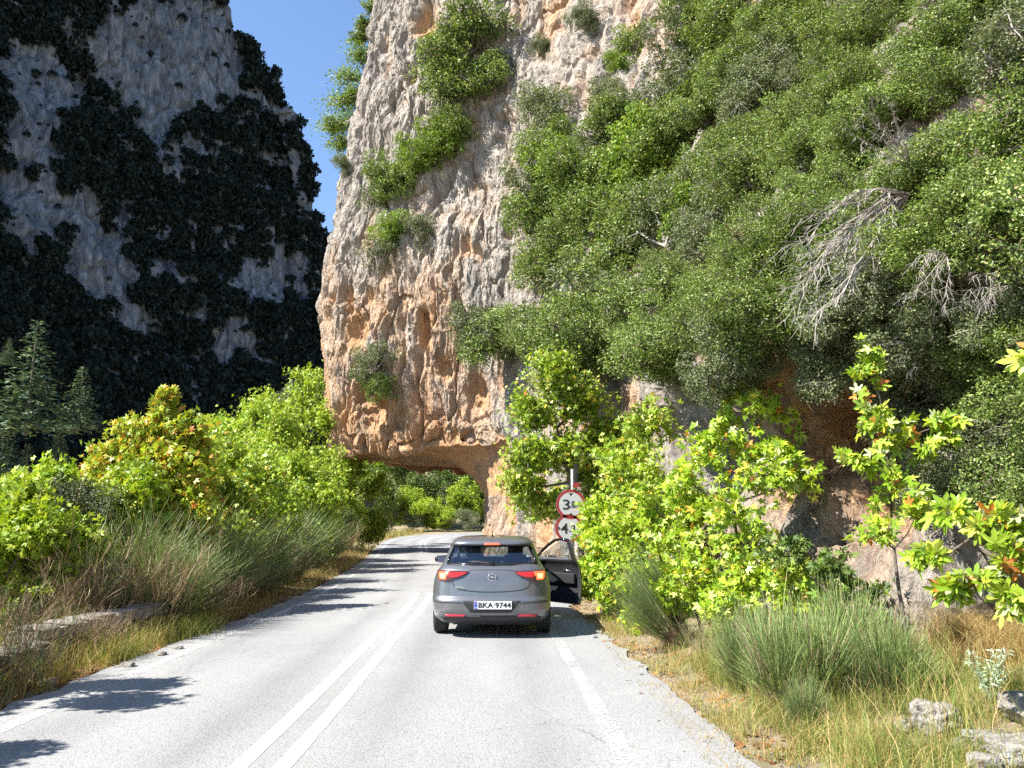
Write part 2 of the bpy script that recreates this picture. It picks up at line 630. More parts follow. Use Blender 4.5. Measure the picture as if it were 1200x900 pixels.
def strip(name, d0, d1, y0, y1, zoff, m, step=0.25, jit=0.0, kind='structure', nd=2, seed=0, maxs=None, lat=False):
    """a sheet along the road between lateral offsets d0(s), d1(s)"""
    s0 = np.interp(y0, CL[:100, 1], CLS[:100])
    s1 = maxs if maxs else np.interp(y1, CL[:140, 1], CLS[:140])
    S = np.arange(s0, s1 + step, step)
    cx, cy = np.interp(S, CLS, CL[:, 0]), np.interp(S, CLS, CL[:, 1])
    nx_, ny_ = np.interp(S, CLS, CLN[:, 0]), np.interp(S, CLS, CLN[:, 1])
    a = d0(cy) if callable(d0) else np.full(len(S), d0)
    b = d1(cy) if callable(d1) else np.full(len(S), d1)
    if jit:
        a = a + jit * fbm(np.stack([S * 1.7, S * 0 + seed, S * 0], 1), 4)
        b = b + jit * fbm(np.stack([S * 1.7, S * 0 + seed + 9, S * 0], 1), 4)
    rows = []
    lats = []
    for k in range(nd):
        t = k / (nd - 1)
        dd = a * (1 - t) + b * t
        lats.append(dd)
        rows.append(np.stack([cx + nx_ * dd, cy + ny_ * dd, road_z(cy) + zoff + 0 * dd], 1))
    V = np.stack(rows, 1).reshape(-1, 3)
    n = len(S)
    i = (np.arange(n - 1)[:, None] * nd + np.arange(nd - 1)[None]).ravel()
    F = np.stack([i, i + 1, i + 1 + nd, i + nd], 1)
    o = link(name, npmesh(name, V, F, [m], smoothf=True, attrs={'across': np.stack(lats, 1).ravel()} if lat else None))
    if kind:
        tag(o, kind=kind)
    return o


def build_road():
    m, nt, b = mat('asphalt')
    w = world_pos(nt)
    vo = nt.nodes.new('ShaderNodeTexVoronoi')
    vo.inputs['Scale'].default_value = 60
    nt.links.new(w, vo.inputs['Vector'])
    agg = ramp(nt, vo.outputs['Distance'], [(0.30, (1, 1, 1)), (0.62, (0.72, 0.72, 0.72)), (0.9, (0.42, 0.42, 0.43))])
    n1 = noise_tex(nt, 30, 5, 0.75, w)
    pits = ramp(nt, n1, [(0.56, (1, 1, 1)), (0.63, (0.42, 0.42, 0.44))])
    n2 = noise_tex(nt, 0.55, 6, 0.65, world_pos(nt, (1, 0.35, 1)))
    basec = ramp(nt, n2, [(0.30, (0.235, 0.235, 0.238)), (0.55, (0.285, 0.284, 0.281)), (0.75, (0.335, 0.332, 0.325))])
    c = mixc(nt, 0.55, basec, agg, 'MULTIPLY')
    n4 = noise_tex(nt, 1.1, 4, 0.6, w)
    c = mixc(nt, math_n(nt, 'MULTIPLY', ramp(nt, n4, [(0.3, (1, 1, 1)), (0.7, (0.35, 0.35, 0.35))]), 0.8), c, mixc(nt, 1.0, c, pits, 'MULTIPLY'))
    # fine cracks
    v2 = nt.nodes.new('ShaderNodeTexVoronoi')
    v2.feature = 'DISTANCE_TO_EDGE'
    v2.inputs['Scale'].default_value = 0.7
    nt.links.new(mixv(nt, w, noise_vec(nt, w, 1.8), 0.35), v2.inputs['Vector'])
    ck = ramp(nt, v2.outputs['Distance'], [(0.0, (0.45, 0.45, 0.45)), (0.006, (1, 1, 1))])
    ckm = ramp(nt, noise_tex(nt, 0.25, 2, 0.5, w), [(0.5, (0, 0, 0)), (0.6, (1, 1, 1))])
    c = mixc(nt, math_n(nt, 'MULTIPLY', ckm, 0.8), c, mixc(nt, 1.0, c, ck, 'MULTIPLY'))
    # wheel tracks polished darker, a pale crown between them, and a rubbed oily patch
    at = nt.nodes.new('ShaderNodeAttribute')
    at.attribute_name = 'across'
    ax = math_n(nt, 'ABSOLUTE', math_n(nt, 'SUBTRACT', math_n(nt, 'ABSOLUTE', at.outputs['Fac']), 1.35))
    tr_ = math_n(nt, 'ABSOLUTE', math_n(nt, 'SUBTRACT', ax, 0.68))
    wn_ = noise_tex(nt, 0.8, 3, 0.6, world_pos(nt, (1, 0.12, 1)))
    tk = ramp(nt, math_n(nt, 'ADD', tr_, madd(nt, wn_, 0.5, -0.25)), [(0.0, (0.80, 0.80, 0.805)), (0.40, (1.04, 1.04, 1.03))])
    c = mixc(nt, 0.8, c, mixc(nt, 1.0, c, tk, 'MULTIPLY'))
    blot = noise_tex(nt, 0.9, 6, 0.7, world_pos(nt, (1, 0.5, 1)))
    c = mixc(nt, ramp(nt, blot, [(0.60, (0, 0, 0)), (0.70, (0.55, 0.55, 0.55))]), c, (0.22, 0.205, 0.18))
    nt.links.new(c, b.inputs['Base Color'])
    b.inputs['Roughness'].default_value = 0.85
    b.inputs['Specular IOR Level'].default_value = 0.25
    hh = math_n(nt, 'ADD', math_n(nt, 'MULTIPLY', vo.outputs['Distance'], -0.6), math_n(nt, 'MULTIPLY', n1, -0.7))
    bump(nt, b, hh, 0.55, 0.012)
    hr = lambda y: np.interp(y, CL[:, 1][:140], HALF_R[:140])
    strip('road', -2.9, hr, -14, 80, 0.0, m, step=0.06, jit=0.17, nd=25, maxs=CLS[-1] - 1, lat=True)

    def paint(name, col, wear, rough=0.7):
        pm = bpy.data.materials.new(name)
        pm.use_nodes = True
        t = pm.node_tree
        pb = t.nodes['Principled BSDF']
        ww = world_pos(t)
        a1 = noise_tex(t, 32, 5, 0.75, ww)
        a2 = noise_tex(t, 1.2, 4, 0.6, ww)
        cc = ramp(t, a1, [(0.35, tuple(x * 0.82 for x in col)), (0.6, col)])
        t.links.new(cc, pb.inputs['Base Color'])
        pb.inputs['Roughness'].default_value = rough
        f = math_n(t, 'ADD', a1, madd(t, a2, 0.45, -0.22))
        al = ramp(t, f, [(wear, (1, 1, 1)), (wear + 0.05, (0, 0, 0))])
        t.links.new(al, pb.inputs['Alpha'])
        return pm
    white = paint('road_paint', (0.82, 0.815, 0.80), 0.60)
    worn = paint('worn_road_paint', (0.62, 0.615, 0.60), 0.47)
    for d in (-0.155, 0.155):
        strip('road_centre_line', d - 0.065, d + 0.065, -14, 19.2, 0.004, white, jit=0.012, seed=d * 10)
        strip('road_centre_line', d - 0.06, d + 0.06, 60, 80, 0.004, worn, jit=0.012, seed=d * 11, maxs=CLS[-1] - 2)
    strip('road_edge_line', -2.52, -2.38, -14, 80, 0.004, worn, jit=0.02, seed=3, maxs=CLS[-1] - 2)
    strip('road_edge_line', lambda y: np.interp(y, [0, 6, 11, 20], [2.48, 2.5, 2.5, 2.35]), lambda y: np.interp(y, [0, 6, 11, 20], [2.66, 2.66, 2.64, 2.48]), -14, 80, 0.004, worn, jit=0.04, seed=5, maxs=CLS[-1] - 2)


def noise_vec(nt, vec, scale):
    n = nt.nodes.new('ShaderNodeTexNoise')
    n.inputs['Scale'].default_value = scale
    n.inputs['Detail'].default_value = 4
    nt.links.new(vec, n.inputs['Vector'])
    return n.outputs['Color']


def mixv(nt, a, b, k):
    m = nt.nodes.new('ShaderNodeVectorMath')
    m.operation = 'MULTIPLY_ADD'
    nt.links.new(b, m.inputs[0])
    m.inputs[1].default_value = (k, k, k)
    nt.links.new(a, m.inputs[2])
    return m.outputs[0]


build_ground()
build_road()


# ------------------------------------------------------------------ the cliff with the rock prow over the road
def grid_normals(Pg):
    du = np.gradient(Pg, axis=0)
    dv = np.gradient(Pg, axis=1)
    n = np.cross(dv, du)
    n /= (np.linalg.norm(n, axis=2)[..., None] + 1e-9)
    return n


def grid_faces(nu, nv, flip=False):
    i = (np.arange(nu - 1)[:, None] * nv + np.arange(nv - 1)[None]).ravel()
    F = np.stack([i, i + nv, i + nv + 1, i + 1], 1)
    return F[:, ::-1] if flip else F


def bvh_of(V, F):
    return BVHTree.FromPolygons([tuple(v) for v in V], [tuple(int(x) for x in f) for f in F])


LK = [(7.5, -12), (5.9, -2), (5.1, 4), (4.55, 8), (4.25, 12), (3.7, 17), (2.9, 22), (1.75, 28), (0.6, 33), (-0.35, 36.4), (-0.95, 38.2), (-1.15, 39.6), (-1.2, 41), (-1.05, 42.5), (-0.8, 44), (-0.4, 46), (0.6, 49), (2.8, 53), (6.5, 58), (14, 66), (40, 76)]
UK = [(7.5, -12), (5.9, -2), (5.1, 4), (4.55, 8), (4.25, 12), (3.7, 17), (2.9, 22), (1.7, 28), (0.35, 32.6), (-1.3, 35.3), (-4.1, 36.9), (-7.4, 38.5), (-9.9, 40.2), (-10.7, 42.2), (-10.5, 44.8), (-8.6, 48), (-3.5, 51.5), (3, 55), (7, 59), (14, 66), (40, 76)]


def build_cliff():
    nk = len(LK)
    Lc, Uc = catmull(LK, 40), catmull(UK, 40)
    key = np.arange(len(Lc)) / 40.0
    # resample with density following what the camera sees
    dens = np.interp(key, [0, 1, 2, 6, 8, 9, 13, 15, 17, 20], [4, 8, 30, 34, 46, 95, 95, 30, 12, 3])
    cum = np.concatenate([[0], np.cumsum((dens[1:] + dens[:-1]) / 2 * np.diff(key))])
    nu = int(cum[-1])
    ku = np.interp(np.linspace(0, cum[-1], nu), cum, key)
    L = np.stack([np.interp(ku, key, Lc[:, i]) for i in (0, 1)], 1)
    U = np.stack([np.interp(ku, key, Uc[:, i]) for i in (0, 1)], 1)
    prow = smooth(7.6, 9.6, ku) * (1 - smooth(16, 17.5, ku))

    def nrm(P):
        t = np.gradient(P, axis=0)
        t /= np.linalg.norm(t, axis=1)[:, None]
        return np.stack([-t[:, 1], t[:, 0]], 1)
    NL, NU = nrm(L), nrm(U)
    rows = []                                            # (w, z) for each v
    h0, h1 = 2.7, 5.35
    for t in np.linspace(0, 1, 44):
        rows.append((0.0, -1.5 + (h0 + 1.5) * t))
    for t in np.linspace(0, 1, 62)[1:]:
        rows.append((t, h0 + (h1 - h0) * (1 - (1 - t) ** 5.5)))
    for t in np.linspace(0, 1, 460)[1:]:
        rows.append((1.0, h1 + 42 * (0.75 * t + 0.25 * t * t)))
    W = np.array([r[0] for r in rows])
    Z = np.array([r[1] for r in rows])
    nv = len(rows)
    # silhouette of the prow, measured from the photograph at its distance
    sil = [(395, 541), (381, 515), (378, 450), (368, 370), (375, 320), (395, 262), (404, 170), (424, 62), (436, 0), (470, -160), (520, -300)]
    sp = [pix(a, b, 42.6) for a, b in sil]
    szz = np.array([p.z for p in sp])
    sxx = np.array([p.x for p in sp])
    z_edge = np.interp(Z, szz, -11.25 - sxx)             # outward offset by height
    lean = np.interp(ku, [0, 2, 5, 6.5, 7.5, 8.5, 9.5, 20], [0.62, 0.60, 0.55, 0.42, 0.25, 0.10, 0.0, 0.0])
    zb = np.interp(ku, [0, 3, 5, 6.5, 8, 20], [4.6, 4.6, 4.8, 5.4, 8, 8])
    P = np.zeros((nu, nv, 3))
    for j in range(nv):
        w = W[j]
        base = L * (1 - w) + U * w
        n2 = NL * (1 - w) + NU * w
        n2 /= np.linalg.norm(n2, axis=1)[:, None]
        off = z_edge[j] * prow * w - lean * np.clip(Z[j] - zb, 0, 99)
        # overhung notch low in the near wall
        notch = np.exp(-((ku - 3.75) / 0.75) ** 2) * np.exp(-((Z[j] - 3.0) / 1.1) ** 2) * 2.1
        notch += np.exp(-((ku - 2.7) / 0.45) ** 2) * np.exp(-((Z[j] - 0.5) / 0.6) ** 2) * 1.3
        off = off - notch + 0.35 * smooth(3.6, 4.6, Z[j]) * (1 - prow) * (1 - smooth(6, 9, Z[j]))
        # pillar flares towards its foot
        off = off + 0.25 * prow * (1 - w) * (1 - smooth(-1, 2.0, Z[j]))
        P[:, j, 0] = base[:, 0] + n2[:, 0] * off
        P[:, j, 1] = base[:, 1] + n2[:, 1] * off
        P[:, j, 2] = Z[j]
    nr = grid_normals(P)
    if nr[int(nu * 0.5), 60, 0] > 0:
        nr = -nr
    # make outward
    fl = P.reshape(-1, 3)
    q = nr.reshape(-1, 3)
    und = np.repeat(((W > 0.02) & (W < 0.98))[None], nu, 0).ravel() * np.repeat(prow[:, None], nv, 1).ravel()
    pr = np.repeat(prow[:, None], nv, 1).ravel()
    sc = np.array([1, 1, 0.55])
    amp = 1 - 0.75 * und
    warp = np.stack([fbm(fl * 0.5 + 60, 2), fbm(fl * 0.5 + 70, 2), fbm(fl * 0.5 + 80, 2)], 1) * 0.5
    fw = fl + warp
    d = 1.0 * fbm(fw * np.array([0.14, 0.14, 0.06]) + 3, 3) * (1 - 0.7 * und)
    d += 0.24 * fbm(fw * np.array([0.42, 0.42, 0.12]) + 11, 3, ridged=True, gain=0.45) * amp * (0.5 + 0.5 * pr)
    rg2 = fbm(fw * np.array([0.22, 0.22, 0.12]) + 90, 2)               # where the face is smooth or rough
    d += 0.54 * fbm(fw * np.array([0.8, 0.8, 0.24]) + 5, 7, gain=0.60) * amp * (0.8 + 0.6 * rg2)
    d += 0.16 * fbm(fw * np.array([1.9, 1.9, 0.5]) + 55, 3, ridged=True, gain=0.6) * amp
    a1, a2, av = worley(fw * np.array([0.62, 0.62, 0.17]))
    d += (0.26 * (av - 0.5) - 0.16 * smooth(0.10, 0.0, a2 - a1)) * amp
    a1, a2, av = worley(fw * np.array([2.4, 2.4, 1.0]) + 9, 5)
    d += 0.11 * (av - 0.5) * amp
    st = np.abs(fbm(fw * np.array([0.45, 0.45, 0.13]) + 21, 2))
    d -= 0.30 * np.clip(1 - st * 9, 0, 1) * amp                           # long slanting cracks
    oc = 0.24 + 0.55 * pr * smooth(21, 8, fl[:, 2]) * smooth(0.0, -5.0, fl[:, 0]) + 0.7 * und - 0.02
    oc += 0.30 * fbm(fl * np.array([0.35, 0.35, 0.12]) + 40, 3) - 0.25 * rg2
    oc += 0.75 * (1 - pr) * smooth(5.6, 4.6, fl[:, 2]) * smooth(8.8, 10.2, fl[:, 1]) * smooth(15, 12.5, fl[:, 1]) * smooth(1.5, 2.2, fl[:, 2])  # reddish brown of the overhung hollow, strengthened to stand in for its shadow
    oc += 0.25 * (1 - pr) * smooth(0.5, -0.2, fbm(fl * 0.6 + 12, 2))
    oc += 0.40 * pr * smooth(6.5, 4.0, fl[:, 2])
    oc -= 0.30 * d * (1 - und)
    P2 = fl + q * d[:, None]
    # tafoni pockets, placed on the face where rays from the viewing point meet it
    Fc = grid_faces(nu, nv)
    b0 = bvh_of(P2, Fc)
    for (px, py, r, dep, o_) in [(493, 22, 1.1, 0.9, .6), (482, 90, 0.55, 0.8, .7), (415, 45, 0.9, 0.6, .3), (505, 60, 0.5, .4, .2), (418, 112, 0.7, 0.5, .2), (476, 60, .4, .3, .3),
                                 (418, 385, 0.9, 0.7, .5), (410, 350, 0.6, 0.5, .5), (432, 345, .5, .5, .4), (497, 392, 0.6, 0.6, .7), (498, 370, .4, .4, .5), (388, 352, 0.35, 0.4, .5),
                                 (562, 460, 0.8, 0.5, .6), (585, 440, .7, .4, .4), (585, 470, .6, .5, .5), (560, 300, .5, .4, .3), (605, 240, .5, .5, .2), (600, 590, 1.0, .35, .6), (545, 290, .6, .3, .3),
                                 (440, 480, 0.9, 0.6, .6), (425, 460, .6, .6, .5), (520, 430, .6, .35, .5), (468, 500, .8, .4, .5), (594, 275, .35, .4, .2), (615, 320, .5, .4, .3), (765, 500, .5, .3, .2), (735, 540, .5, .3, .2)]:
        h = b0.ray_cast(cam.location, pixdir(px, py))
        if h[0] is None:
            continue
        dd = fl * 0 + P2 - np.array(h[0])[None]
        rr = np.sqrt(dd[:, 0] ** 2 + dd[:, 1] ** 2 + (dd[:, 2] * 0.7) ** 2) / r
        rr = rr * (1 + 0.35 * fbm(P2 * 1.3, 2))
        k = np.clip(1.15 - rr, 0, 1)
        k = k * k * (3 - 2 * k)
        P2 = P2 - q * (k * dep)[:, None]
        oc = oc + k * o_
    F = grid_faces(nu, nv)
    me = npmesh('cliff', P2, F, [M_CLIFF], smoothf=False, attrs={'ochre': oc})
    o = link('cliff', me)
    tag(o, kind='structure')
    Fs = F.reshape(nu - 1, nv - 1, 4)
    bv = bvh_of(P2, F)
    return bv


CLIFF = build_cliff()


def hit(bv, px, py):
    h = bv.ray_cast(cam.location, pixdir(px, py))
    if h[0] is None:
        return None
    n = h[1]
    if n.dot(pixdir(px, py)) > 0:
        n = -n
    return h[0], n


# ------------------------------------------------------------------ the far mountain across the gorge
def build_mountain():
    keys = [(-420, -60), (-330, 40), (-262, 130), (-205, 215), (-140, 310), (-80, 385), (-58, 420), (-52, 450), (-66, 500), (-150, 600)]
    Pc = catmull(keys, 60)
    k = np.arange(len(Pc)) / 60.0
    dens = np.interp(k, [0, 2, 3, 7, 8, 9], [30, 60, 110, 110, 40, 15])
    cum = np.concatenate([[0], np.cumsum((dens[1:] + dens[:-1]) / 2 * np.diff(k))])
    nu = int(cum[-1])
    ku = np.interp(np.linspace(0, cum[-1], nu), cum, k)
    B = np.stack([np.interp(ku, k, Pc[:, i]) for i in (0, 1)], 1)
    t = np.gradient(B, axis=0)
    t /= np.linalg.norm(t, axis=1)[:, None]
    Nn = np.stack([t[:, 1], -t[:, 0]], 1)                # towards the gorge (right)
    nv = 300
    zt = np.linspace(0, 1, nv)
    # skyline from the photograph: pixel x -> pixel y
    skx = [200, 262, 272, 288, 300, 322, 328, 338, 343, 366, 371, 378, 386, 390]
    sky = [-150, 0, 34, 42, 76, 96, 128, 134, 168, 178, 205, 226, 252, 300]

    def ret(z, kk):                                       # how far the face steps back with height
        ap = np.interp(kk, [0, 3, 4, 5, 6, 9], [55, 60, 48, 38, 30, 25])
        r = np.minimum(z + 12, ap) * 0.9
        c = np.clip(z + 12 - ap, 0, 999)
        r = r + c * 0.16 + 8 * smooth(30, 60, c) + 7 * smooth(85, 110, c) + 10 * smooth(150, 190, c)
        return r
    H = np.zeros(nu)
    for i in range(nu):
        zz = np.linspace(0, 420, 421)
        r = ret(zz, ku[i])
        X = B[i, 0] - Nn[i, 0] * r
        Y = B[i, 1] - Nn[i, 1] * r
        # project
        cy = Y * math.cos(PITCH) + (zz - CAM_H) * math.sin(PITCH)
        cz = -Y * math.sin(PITCH) + (zz - CAM_H) * math.cos(PITCH)
        ok = cy > 1
        px = np.where(ok, 600 + 900 * X / np.where(ok, cy, 1), -9999)
        py = np.where(ok, 450 - 900 * cz / np.where(ok, cy, 1), 9999)
        lim = np.interp(px, skx, sky, left=-800)
        bad = np.where((py < lim) & (Y > 0))[0]
        H[i] = zz[bad[0]] if len(bad) else 400
    H = np.minimum(H, np.interp(ku, [0, 2, 3, 4, 5, 6, 7, 9], [200, 230, 280, 330, 350, 350, 330, 200]))
    H = np.convolve(np.pad(H, 2, mode='edge'), np.ones(5) / 5, 'valid')
    P = np.zeros((nu, nv + 40, 3))
    for j in range(nv):
        z = -12 + (H + 12) * zt[j]
        r = ret(z, ku)
        P[:, j, 0] = B[:, 0] - Nn[:, 0] * r
        P[:, j, 1] = B[:, 1] - Nn[:, 1] * r
        P[:, j, 2] = z
    rt = ret(H, ku)
    for j in range(40):                                   # the top runs back and up out of sight, then down
        s = (j + 1) / 40.0
        r = rt + 260 * s
        P[:, nv + j, 0] = B[:, 0] - Nn[:, 0] * r
        P[:, nv + j, 1] = B[:, 1] - Nn[:, 1] * r
        P[:, nv + j, 2] = H + np.interp(s, [0, .15, 1], [0, -4, -160]) * np.interp(ku, [3, 5], [0.1, 1.0]) * np.ones(nu)
    nr = grid_normals(P)
    fl = P.reshape(-1, 3)
    q = nr.reshape(-1, 3)
    if q[(nu // 2) * (nv + 40) + 200, 0] < 0:
        q = -q
    fade = np.clip((fl[:, 2] + 12) / 30, 0, 1)
    kk = np.repeat(ku[:, None], nv + 40, 1).ravel()
    top = np.tile(np.concatenate([np.ones(nv), np.ones(40) * 0.4]), nu)
    d = 9 * fbm(fl * np.array([0.016, 0.016, 0.008]) + 2, 3)
    d += 5.0 * fbm(fl * np.array([0.05, 0.05, 0.014]) + 7, 3, ridged=True)
    d += 4.2 * fbm(fl * np.array([0.12, 0.12, 0.04]) + 9, 5, gain=0.62)
    a1, a2, av = worley(fl * np.array([0.10, 0.10, 0.035]))
    d += 3.0 * (av - 0.5) - 2.0 * smooth(0.12, 0, a2 - a1)
    d *= top
    # buttress and gully structure: the big corner in the face
    P2 = fl + q * d[:, None]
    oc = -0.25 + 0.30 * fbm(fl * 0.02 + 77, 3)
    F = grid_faces(nu, nv + 40)
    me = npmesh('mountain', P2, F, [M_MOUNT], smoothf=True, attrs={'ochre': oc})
    o = link('mountain', me)
    tag(o, kind='structure')
    return bvh_of(P2, F)


MOUNT = build_mountain()
# ------------------------------------------------------------------ foliage tools
def leaf_simple(aspect=0.55, fold=0.12):
    """folded pointed leaf, length 1 along +y"""
    V = np.array([(0, 0, 0), (aspect / 2, 0.45, fold), (0, 1, -0.05), (-aspect / 2, 0.45, fold), ])
    return V, np.array([(0, 1, 2), (0, 2, 3)])


def leaf_palm(detail=2, seed=0, aspect=1.0):
    """five-lobed plane leaf of length 1, base at the origin, tip along +y"""
    r = random.Random(seed)
    lobes = [(-100, .50), (-52, .86), (0, 1.0), (52, .86), (100, .50)]
    pts = [(-0.04, 0.02)]
    for i, (a, L) in enumerate(lobes):
        a += r.uniform(-5, 5)
        L *= r.uniform(.9, 1.05)
        ang = lambda x: (math.sin(R(x)), math.cos(R(x)))
        if detail >= 2:
            for da, f in ((-15, .55), (-13, .74), (0, 1.0), (13, .74), (15, .55)):
                s, c = ang(a + da)
                pts.append((s * L * f, c * L * f))
        else:
            for da, f in ((-14, .66), (0, 1.0), (14, .66)):
                s, c = ang(a + da)
                pts.append((s * L * f, c * L * f))
        if i < 4:
            s, c = ang((a + lobes[i + 1][0]) / 2)
            pts.append((s * .36, c * .36))
    pts.append((0.04, 0.02))
    V = [(0, 0.12, 0.0)] + [(x * aspect, y + 0.1, -0.22 * (x * x) - 0.10 * y * y + 0.05 * abs(x)) for x, y in pts]
    n = len(pts)
    F = [(0, i + 1, (i + 1) % n + 1) for i in range(n)]
    return np.array(V, dtype=float), np.array([f[::-1] for f in F])


LEAF_OAK = leaf_simple(0.6, 0.10)
LEAF_NARROW = leaf_simple(0.28, 0.05)
LEAF_PALM1 = leaf_palm(1, 1)
LEAF_PALM2 = leaf_palm(2, 2)
_pv, _pf = leaf_palm(1, 5)


def frames(normals, rg, tipdown=0.0, tips=None):
    n = len(normals)
    z = normals / (np.linalg.norm(normals, axis=1)[:, None] + 1e-9)
    t = rg.normal(size=(n, 3)) if tips is None else tips + rg.normal(size=(n, 3)) * 0.35
    t[:, 2] -= tipdown
    y = t - (t * z).sum(1)[:, None] * z
    y /= (np.linalg.norm(y, axis=1)[:, None] + 1e-9)
    x = np.cross(y, z)
    return np.stack([x, y, z], 1)


def cards(pos, fr, size, T):
    tv, tf = T
    V = pos[:, None, :] + size[:, None, None] * np.einsum('ki,nij->nkj', tv, fr)
    F = tf[None] + (np.arange(len(pos)) * len(tv))[:, None, None]
    return V.reshape(-1, 3), F.reshape(-1, tf.shape[1])


def sph(n, rg):
    v = rg.normal(size=(n, 3))
    return v / np.linalg.norm(v, axis=1)[:, None]


def lobed_crown(seed, nleaf, leaf, n_lobes=16, T=None, flat=0.9, up=0.4, lobe_r=(0.26, 0.44), inner=0.2, base=(0, 0, -0.35)):
    """unit crown: leaves gathered on the shells of many lobes; returns leaf V,F and branch MB"""
    rg = np.random.default_rng(seed)
    T = T or LEAF_OAK
    c = sph(n_lobes, rg) * (rg.random(n_lobes) ** 0.45)[:, None] * 0.72
    c[:, 2] *= flat
    rr = rg.uniform(lobe_r[0], lobe_r[1], n_lobes)
    w = rr ** 2
    w /= w.sum()
    li = rg.choice(n_lobes, nleaf, p=w)
    d = sph(nleaf, rg)
    # sprays: pull directions towards a few clusters so that the shell breaks into tufts
    ncl = 26
    cl = sph(n_lobes * ncl, rg).reshape(n_lobes, ncl, 3)
    pick = cl[li, rg.integers(0, ncl, nleaf)]
    d = d * 0.34 + pick
    d /= np.linalg.norm(d, axis=1)[:, None]
    rad = rr[li] * (1.0 - inner * 2.2 * rg.random(nleaf) ** 1.6 + 0.10 * rg.normal(size=nleaf))
    pos = c[li] + d * rad[:, None] * np.array([1, 1, 0.85])
    nrm = d * 0.55 + rg.normal(size=(nleaf, 3)) * 0.75 + np.array([0, 0, up])
    fr = frames(nrm, rg, 0.2)
    V, F = cards(pos, fr, leaf * rg.uniform(0.7, 1.25, nleaf), T)
    mb = MB()
    b = Vector(base)
    rd = random.Random(seed)
    for i in range(n_lobes):
        e = Vector(c[i])
        mid = b.lerp(e, 0.5) + Vector((rd.uniform(-.08, .08), rd.uniform(-.08, .08), rd.uniform(0, .1)))
        mb.tube([b, mid, e], [0.03, 0.02, 0.010], 5, cap=False)
        for k in range(9):
            q = e + Vector(cl[i, k]) * rr[i] * rd.uniform(.85, 1.12)
            mb.tube([e, e.lerp(q, .5) + Vector((0, 0, .03)), q], [0.008, 0.005, 0.0022], 3, cap=False)
    return V, F, mb


def crown_proto(name, seed, nleaf, leaf, lm, bark, **kw):
    V, F, mb = lobed_crown(seed, nleaf, leaf, **kw)
    return npmesh(name + '_foliage', V, F, [lm]), mb.mesh(name + '_branches', bark)


def place_crown(protos, name, loc, rx, rz, label, cat, group=None, rot=0.0, tilt=None, sy=None):
    e = empty(name, loc, rot)
    e.scale = (rx, sy or rx, rz)
    if tilt is not None:
        e.rotation_euler = (tilt[0], tilt[1], rot)
    tag(e, label, cat, group)
    link('foliage', protos[0], e)
    link('branches', protos[1], e)
    return e


OAKC = [crown_proto('coarse_shrub', 100 + i, 9000, 0.060, M_OAK, M_BARK, n_lobes=18) for i in range(3)]
OAKF = [crown_proto('fine_shrub', 110 + i, 24000, 0.036, M_OAK, M_BARK, n_lobes=26, lobe_r=(0.2, 0.36)) for i in range(2)]
GREYF = [crown_proto('grey_shrub', 120 + i, 22000, 0.034, M_OAKG, M_BARKG, n_lobes=24, lobe_r=(0.2, 0.36)) for i in range(1)]
YELC = [crown_proto('bright_shrub', 130 + i, 8000, 0.065, M_OAKY, M_BARK, n_lobes=16) for i in range(2)]
GREYC = [crown_proto('grey_coarse_shrub', 140, 8000, 0.055, M_OAKG, M_BARKG, n_lobes=16)]
DARKC = [crown_proto('shade_tree', 150 + i, 9000, 0.060, M_DARKT, M_BARK, n_lobes=20, flat=0.9) for i in range(2)]


ARCHC = [crown_proto('bright_tree', 160 + i, 8000, 0.075, M_PLANED, M_BARK, n_lobes=18) for i in range(2)]


# ---- shrubs on the cliff -------------------------------------------------------------
def inside(poly, x, y):
    c = False
    j = len(poly) - 1
    for i in range(len(poly)):
        xi, yi = poly[i]
        xj, yj = poly[j]
        if (yi > y) != (yj > y) and x < (xj - xi) * (y - yi) / (yj - yi + 1e-9) + xi:
            c = not c
        j = i
    return c


def on_cliff(px, py, r, protos, name, label, cat, group=None, rzf=0.85, out=0.35, sx=1.0):
    h = hit(CLIFF, px, py)
    if h is None:
        return None
    p, n = h
    n = Vector((n.x, n.y, max(n.z, 0) + 0.15)).normalized()
    loc = p + n * r * out
    e = place_crown(random.choice(protos), name, loc, r * sx, r * rzf, label, cat, group, random.uniform(0, 6.28), (random.uniform(-.2, .2), random.uniform(-.2, .2)), r)
    return e


